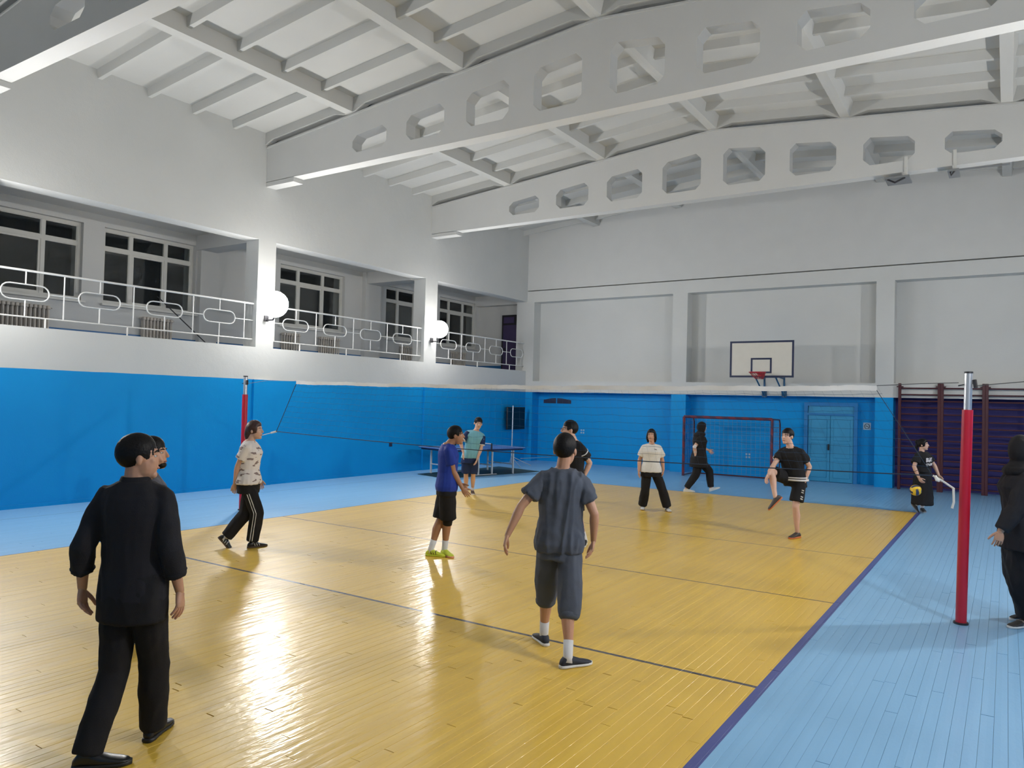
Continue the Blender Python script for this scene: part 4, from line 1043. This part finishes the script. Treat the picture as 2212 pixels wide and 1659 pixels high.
# 3 woman in patterned shirt
tf = NT('white_patterned_cotton'); co_ = tf.n('ShaderNodeTexCoord').outputs['Object']
w_ = tf.math('GREATER_THAN', tf.noise(tf.scalevec(co_, (9, 9, 26)), 1.0, 2, .4), .60)
tf.base(tf.mix(w_, (.70, .66, .64), (.22, .17, .17))); tf.b.inputs['Roughness'].default_value = .85
p = Person('woman in white patterned shirt and black striped trousers walking in front of the left pole', 10.36, 1.72, (540, 951), (538, 1044), (551, 930), 86, 88, 95,
    {'R': ((536, 1184), (578, 1179), 0, 0, 90), 'L': ((472, 1162, 10.30), (492, 1184, 10.30), 0, 0, 90)},
    {'R': ((507, 1046), -.10, (270, -.2), (503, 1064)), 'L': ((560, 1040), .35, (270, -.2), (566, 1056))}, sex='f', vox=.008, skin='light', build=1.08, hs=1.1)
p.hair(HAIRB, 'nape'); p.top('patterned_shirt', tf.m, sleeve=.62, e=.024, t0=.0, flare=.035, se=.022, send=.034)
p.legs('trousers', BLK, end=1.97, r=(.020, .03, .042), waist=.15); p.stripe(SOCK, 'R'); p.stripe(SOCK, 'L')
for q_ in ('L', 'R'): p.shoe(q_, BLKS, simple('brown_sole', (.10, .06, .04), .6), SOCK, stripe=SOCK)
# 4 man in blue
YEL = simple('neon_yellow_shoe', (.62, .70, .05), .5); ORG = simple('coral_sole', (.75, .32, .18), .5)
p = Person('man in blue T-shirt, black shorts and neon yellow shoes, side-on in mid court', 10.02, 1.74, (968, 958), (966, 1050), (985, 941), 82, 85, 88,
    {'R': ((955, 1198), (1001, 1214), .0, 0, 90), 'L': ((921, 1200), (966, 1203), 0, 0, 90)},
    {'R': ((1000, 1058), -.08, (270, -.3), (1012, 1072)), 'L': ((995, 1050), .3, (270, -.3), (1008, 1062))}, vox=.007, skin='brown', build=1.04)
p.hair(); p.top('blue_tshirt', cloth('blue_jersey', (.010, .035, .28), .6), sleeve=.62, e=.020, t0=-.10, flare=.02, se=.020, send=.032)
p.legs('shorts', BLK, end=.98, r=(.034, .048, 0), waist=.1)
for q_ in ('L', 'R'): p.shoe(q_, YEL, ORG if q_ == 'R' else YEL, SOCK, sk=.14, stripe=BLKS if q_ == 'L' else None)
m_ = MB(); m_.tube([lerp(p.hip['R'], p.kn['R'], .85), p.kn['R'], lerp(p.kn['R'], p.an['R'], .18)], [.066*p.s, .068*p.s, .062*p.s], 16); p.out('knee_pad', m_.mesh('k'), BLK)
# 5 man by the table
p = Person('man in pale blue shirt with dark sleeves standing before the table tennis table', 16.5, 1.70, (1029, 930), (1015, 988), (1033, 915), 172, 180, 165,
    {'R': ((1007, 1066), (1003, 1073), 0, 0, 180), 'L': ((1020, 1066), (1024, 1073), 0, 0, 170)},
    {'R': ((1001, 978), -.2, (250, -.2), (999, 988)), 'L': ((1030, 995), -.12, (90, -.2), (1027, 1005))}, vox=.009, skin='light', tilt=(8, -6), hs=1.15)
p.hair(); p.top('pale_blue_shirt', cloth('pale_blue_jersey', (.16, .40, .50), .6), sleeve=.35, e=.024, t0=-.02, se=.022)
NVY = cloth('navy_cotton', (.015, .03, .10))
for q_ in ('L', 'R'):
    m_ = MB(); m_.tube([lerp(p.sh[q_], p.el[q_], u) for u in (.0, .35, .72)], [.076*p.s, .080*p.s, .078*p.s], 16); p.out('dark_sleeve', m_.mesh('k'), NVY)
p.cuffs(SOCK, .72, .079)
p.legs('shorts', NVY, end=.82, r=(.03, .045, 0))
for q_ in ('L', 'R'): p.shoe(q_, simple('brown_shoe', (.12, .07, .05), .6), SOLEW, SOCK)
# 6 man in grey
GRY = cloth('slate_grey_cotton', (.082, .095, .125)); 
p = Person('man in slate grey T-shirt and rolled-up trousers walking away in the centre front', 6.28, 1.79, (1215, 1013), (1209, 1172), (1221, 973), 2, 8, 22,
    {'L': ((1180, 1396), (1155, 1374), 0, 0, 0), 'R': ((1212, 1444), (1262, 1436), 0, 0, 10)},
    {'L': ((1092, 1163), -.10, (250, -.3), (1084, 1200, -.03)), 'R': ((1282, 1168), .04, (145, -.2), (1277, 1202, -.04))}, vox=.006, skin='tan', build=.97, hs=1.14)
p.hair(); p.top('grey_tshirt', GRY, sleeve=.60, e=.020, t0=-.10, flare=.028, fold=.018, se=.018, send=.030, vox=.009, collar=GRY, fs=(10, 10, 1.5))
p.legs('cropped_trousers', GRY, end=1.30, r=(.026, .040, .042), fold=.009, waist=.1, vox=.010)
for q_ in ('L', 'R'):
    m_ = MB(); P_ = [lerp(p.kn[q_], p.an[q_], u) for u in (.20, .25, .31, .36)]; m_.tube(P_, [.074*p.s, .086*p.s, .083*p.s, .066*p.s], 18); p.out('rolled_trouser_cuff', m_.mesh('k'), GRY)
    p.shoe(q_, simple('dark_navy_shoe', (.018, .022, .035), .7), SOLEW, SOCK, sk=.12)
# 7 man with glasses
p = Person('man with glasses in black T-shirt, half hidden behind the man in grey', 11.08, 1.83, (1240, 952), (1236, 1042), (1230, 929), 240, 230, 262,
    {'R': ((1228, 1186), (1212, 1190), 0, 0, 250), 'L': ((1264, 1176), (1252, 1188), 0, 0, 220)},
    {'R': ((1215, 1040), .0, (60, -.2), (1208, 1056)), 'L': ((1258, 1036), -.05, (60, -.1), (1254, 1054))}, vox=.008, skin='light', hs=1.12)
p.hair(); p.glasses(); p.top('black_tshirt', BLK, sleeve=.62, e=.028, t0=-.1, se=.024); p.cuffs(SOCK, .60, .078); p.cuffs(SOCK, .30, .080)
p.legs('shorts', BLK, end=.9, r=(.03, .045, 0))
for q_ in ('L', 'R'): p.shoe(q_, BLKS, SOLEW, SOCK, sk=.12)
# 8 woman in white
WHT = cloth('white_cotton', (.66, .65, .62))
p = Person('woman in white polo shirt and flared black trousers standing facing the viewer', 14.87, 1.62, (1408, 959), (1406, 1017), (1407, 941), 188, 182, 200,
    {'R': ((1388, 1099), (1388, 1107), 0, 0, 180), 'L': ((1439, 1103), (1454, 1110), 0, 0, 165)},
    {'R': ((1380, 1017), -.05, (345, -.2), (1379, 1030)), 'L': ((1433, 1015), -.05, (20, -.2), (1432, 1028))}, sex='f', vox=.008, skin='tan', build=1.12, hs=1.12)
p.hair(HAIR, 'bob'); p.top('white_polo_shirt', WHT, sleeve=.66, e=.026, t0=-.04, flare=.02, se=.024, send=.036, collar=BLK)
m_ = MB(); g_ = p.N-p.uT*.11*p.s+p.fT*.16*p.s-p.rT*.07*p.s; m_.tube([g_-p.rT*.03, g_+p.rT*.02+p.uT*.012], .004, 5); p.out('chest_emblem', m_.mesh('k'), BLK)
p.legs('flared_trousers', BLK, end=1.95, r=(.02, .03, .055), waist=.1)
for q_ in ('L', 'R'): p.shoe(q_, SOLEW, simple('tan_sole', (.30, .19, .08), .6), stripe=BLKS)
# 9 woman in headscarf by goal
p = Person('woman in black headscarf and black clothes walking past the goal', 18.4, 1.70, (1511, 937), (1510, 990), (1516, 923), 84, 88, 92,
    {'R': ((1477, 1062), (1498, 1063), 0, 0, 90), 'L': ((1533, 1062, 18.4), (1553, 1055, 18.4), 0, 0, 90)},
    {'R': ((1503, 987), -.15, (270, -.3), (1504, 998)), 'L': ((1530, 972), .15, (200, -1), (1540, 980))}, sex='f', vox=.009, skin='light', build=1.14)
p.hijab(BLK); p.top('black_tunic', BLK, sleeve=.62, e=.035, t0=-.35, flare=.05, se=.03, send=.04)
for q_ in ('L', 'R'):
    m_ = MB(); m_.tube([lerp(p.sh[q_], p.el[q_], .6), p.el[q_], lerp(p.el[q_], p.wr[q_], .55)], [.046*p.s, .046*p.s, .040*p.s], 12); p.out('white_undersleeve', m_.mesh('k'), SOCK)
p.legs('trousers', BLK, end=1.96, r=(.03, .035, .03))
for q_ in ('L', 'R'): p.shoe(q_, SOLEW, SOLEW)
# 10 man with raised knee
p = Person('man in black T-shirt with white trim balancing on one leg, other knee raised', 12.32, 1.80, (1708, 966), (1716, 1036), (1701, 943), 228, 225, 236,
    {'L': ((1727, 1161), (1700, 1165), 0, 0, 230), 'R': ((1689, 1076, 12.0), (1668, 1096, 12.0), 0, 0, (255, .9))},
    {'L': ((1738, 1041), -.14, (70, -.2), (1732, 1060)), 'R': ((1657, 1030), -.25, (20, .1), (1650, 1046, .05))}, vox=.007, skin='light', build=1.0, neckoff=-.05)
p.hair(); p.top('black_tshirt', BLK, sleeve=.60, e=.024, t0=-.02, se=.022, collar=SOCK); p.cuffs(SOCK, .58, .076)
p.band(SOCK, -.02, .035, .040); p.band(SOCK, .065, .10, .038)
p.legs('shorts', BLK, end=.80, r=(.03, .045, 0), waist=.06)
for q_ in ('L', 'R'): p.shoe(q_, simple('dark_brown_shoe', (.045, .035, .03), .6), simple('orange_sole', (.55, .14, .04), .5) )
m_ = MB()
for u_ in (.34, .42, .58, .66): g_ = lerp(p.hip['L'], p.kn['L'], u_)-FH*.112; m_.tube([g_+RH*.01-FH*.002, g_+RH*.045-UP*.015], .010, 5)
p.out('shorts_logo', m_.mesh('k'), SOCK)
# 11 woman in skirt
p = Person('woman in black T-shirt with a chest print and long black skirt behind the yellow ball', 15.6, 1.64, (1991, 977), (1993, 1019), (1994, 961), 152, 140, 130,
    {'R': ((1968, 1090, 15.75), (1979, 1104, 15.7), 0, 0, 140), 'L': ((1990, 1104), (2010, 1113), 0, 0, 140)},
    {'R': ((1985, 1032), -.22, (250, -.3), (1992, 1042, -.03)), 'L': ((2028, 1027), -.05, (60, -.3), (2033, 1036))}, sex='f', vox=.008, skin='light', build=1.08)
p.hair(HAIR, 'bun'); p.top('black_tshirt', BLK, sleeve=.66, e=.03, t0=.0, se=.03, send=.042, flare=.02)
mb_ = MB(); rg_ = []
for t_, w1, d1 in ((.25, .15, .12), (.0, .18, .150), (-.4, .19, .18), (-.9, .20, .205), (-1.36, .215, .22)):
    rg_.append((p.P+p.uT*0+UP*.53*p.s*t_+p.rP*0, p.rP, w1*p.s, p.fP, d1*p.s))
ring_loft(mb_, rg_, 24, 2.0); p.out('long_skirt', remesh(mb_, .012, 1, .012, (10, 10, 1.2)), BLK)
pr = MB()
for i_, (dz, h_, mt_) in enumerate(((.0, .09, 0), (-.075, .05, 1))):
    vs = []
    for a_ in range(9):
        an_ = (a_-4)*.13; c_ = p.P+(p.N-p.P)*.55+UP*(dz-.01)
        for z_ in (0, h_): vs.append(tuple(c_+p.rT*math.sin(an_)*.20+p.fT*(math.cos(an_)*.175)+UP*z_))
    pr.add(vs, [(2*j, 2*j+2, 2*j+3, 2*j+1) for j in range(8)], mt_)
tp_ = NT('chest_print_white'); cc = tp_.n('ShaderNodeTexCoord').outputs['Object']; ww = tp_.math('GREATER_THAN', tp_.noise(tp_.scalevec(cc, (18, 18, 26)), 1.0, 2), .47); tp_.base(tp_.mix(ww, (.03, .03, .03), (.55, .52, .52)))
p.out('chest_print', pr.mesh('cp'), [tp_.m, cloth('rust_print', (.22, .045, .03))])
for q_ in ('L', 'R'): p.shoe(q_, simple('charcoal_shoe', (.03, .032, .038), .6), simple('grey_sole', (.25, .26, .28), .6), SOCK, sk=.05)
m_ = MB(); w0 = lerp(p.el['R'], p.wr['R'], .35); w1_ = lerp(p.el['R'], p.wr['R'], .39); m_.tube([w0, w1_], [.043*p.s, .043*p.s], 14); p.out('wristband', m_.mesh('k'), BLK)
# 12 woman in black at the right edge
p = Person('woman in black headscarf and loose black clothes cut off by the right edge', 7.3, 1.80, (2206, 1010), (2212, 1150), (2204, 972), 290, 282, 30,
    {'L': ((2228, 1354), (2164, 1358), 0, 0, 285), 'R': ((2234, 1338), (2174, 1340), 0, 0, 285)},
    {'L': ((2160, 1150), -.16, (100, -.1), (2155, 1176)), 'R': ((2230, 1150), .2, (100, -.1), (2230, 1180))}, sex='f', vox=.007, skin='tan', build=1.12)
p.hijab(BLK); p.top('long_black_tunic', BLK2, sleeve=1, forearm=.92, e=.045, t0=-.25, flare=.05, se=.03, send=.03, fold=.008)
p.legs('loose_trousers', BLK, end=1.93, r=(.085, .085, .035), fold=.012, waist=.1, e=.05)
for q_ in ('L', 'R'): p.shoe(q_, simple('black_sneaker', (.03, .028, .028), .6), SOLEW, stripe=simple('grey_mesh', (.25, .22, .2), .7))

# ---- volleyball
tb = NT('volleyball_skin'); co_ = tb.n('ShaderNodeTexCoord').outputs['Object']; sp = tb.n('ShaderNodeSeparateXYZ'); tb.l(co_, sp.inputs[0])
BALLC = PX(1978, 1059, 15.0)
t = thing('volleyball', 'yellow and blue volleyball in the air in front of the woman in the skirt', 'ball', tuple(map(float, BALLC)))
PAN = [simple('ball_yellow', (.80, .52, .03), .45), simple('ball_blue', (.025, .04, .12), .45)]
rot = Matrix.Rotation(.5, 3, 'X') @ Matrix.Rotation(.4, 3, 'Z')
for fc in range(6):                               # six faces of three curved strips
    ax_ = fc//2; sg = 1 if fc % 2 else -1
    for st_ in range(3):
        mb = MB(); n_ = 8; vs = []
        a0, a1 = (-1+st_*2/3+.015), (-1+(st_+1)*2/3-.015)
        for rr in (.1085, .09):
            for i in range(n_+1):
                for j in range(5):
                    u = -1+.015+(2-.03)*i/n_; v = a0+(a1-a0)*j/4
                    q = [0, 0, 0]; q[ax_] = sg; q[(ax_+1) % 3] = math.tan(u*math.pi/4); q[(ax_+2) % 3] = math.tan(v*math.pi/4)
                    q = rot @ (Vector(q).normalized()*rr); vs.append(tuple(q+Vector(BALLC)))
        fs = [(i*5+j, i*5+j+1, (i+1)*5+j+1, (i+1)*5+j) for i in range(n_) for j in range(4)]
        mb.add(vs, fs+[tuple(k+45 for k in f) for f in fs]+[(j, j+1, j+46, j+45) for j in range(4)]+[(40+j, 41+j, 86+j, 85+j) for j in range(4)]+[(i*5, (i+1)*5, (i+1)*5+45, i*5+45) for i in range(n_)]+[(i*5+4, (i+1)*5+4, (i+1)*5+49, i*5+49) for i in range(n_)])
        mb.build('panel', PAN[1 if st_ == 1 else 0], t, smooth=50)
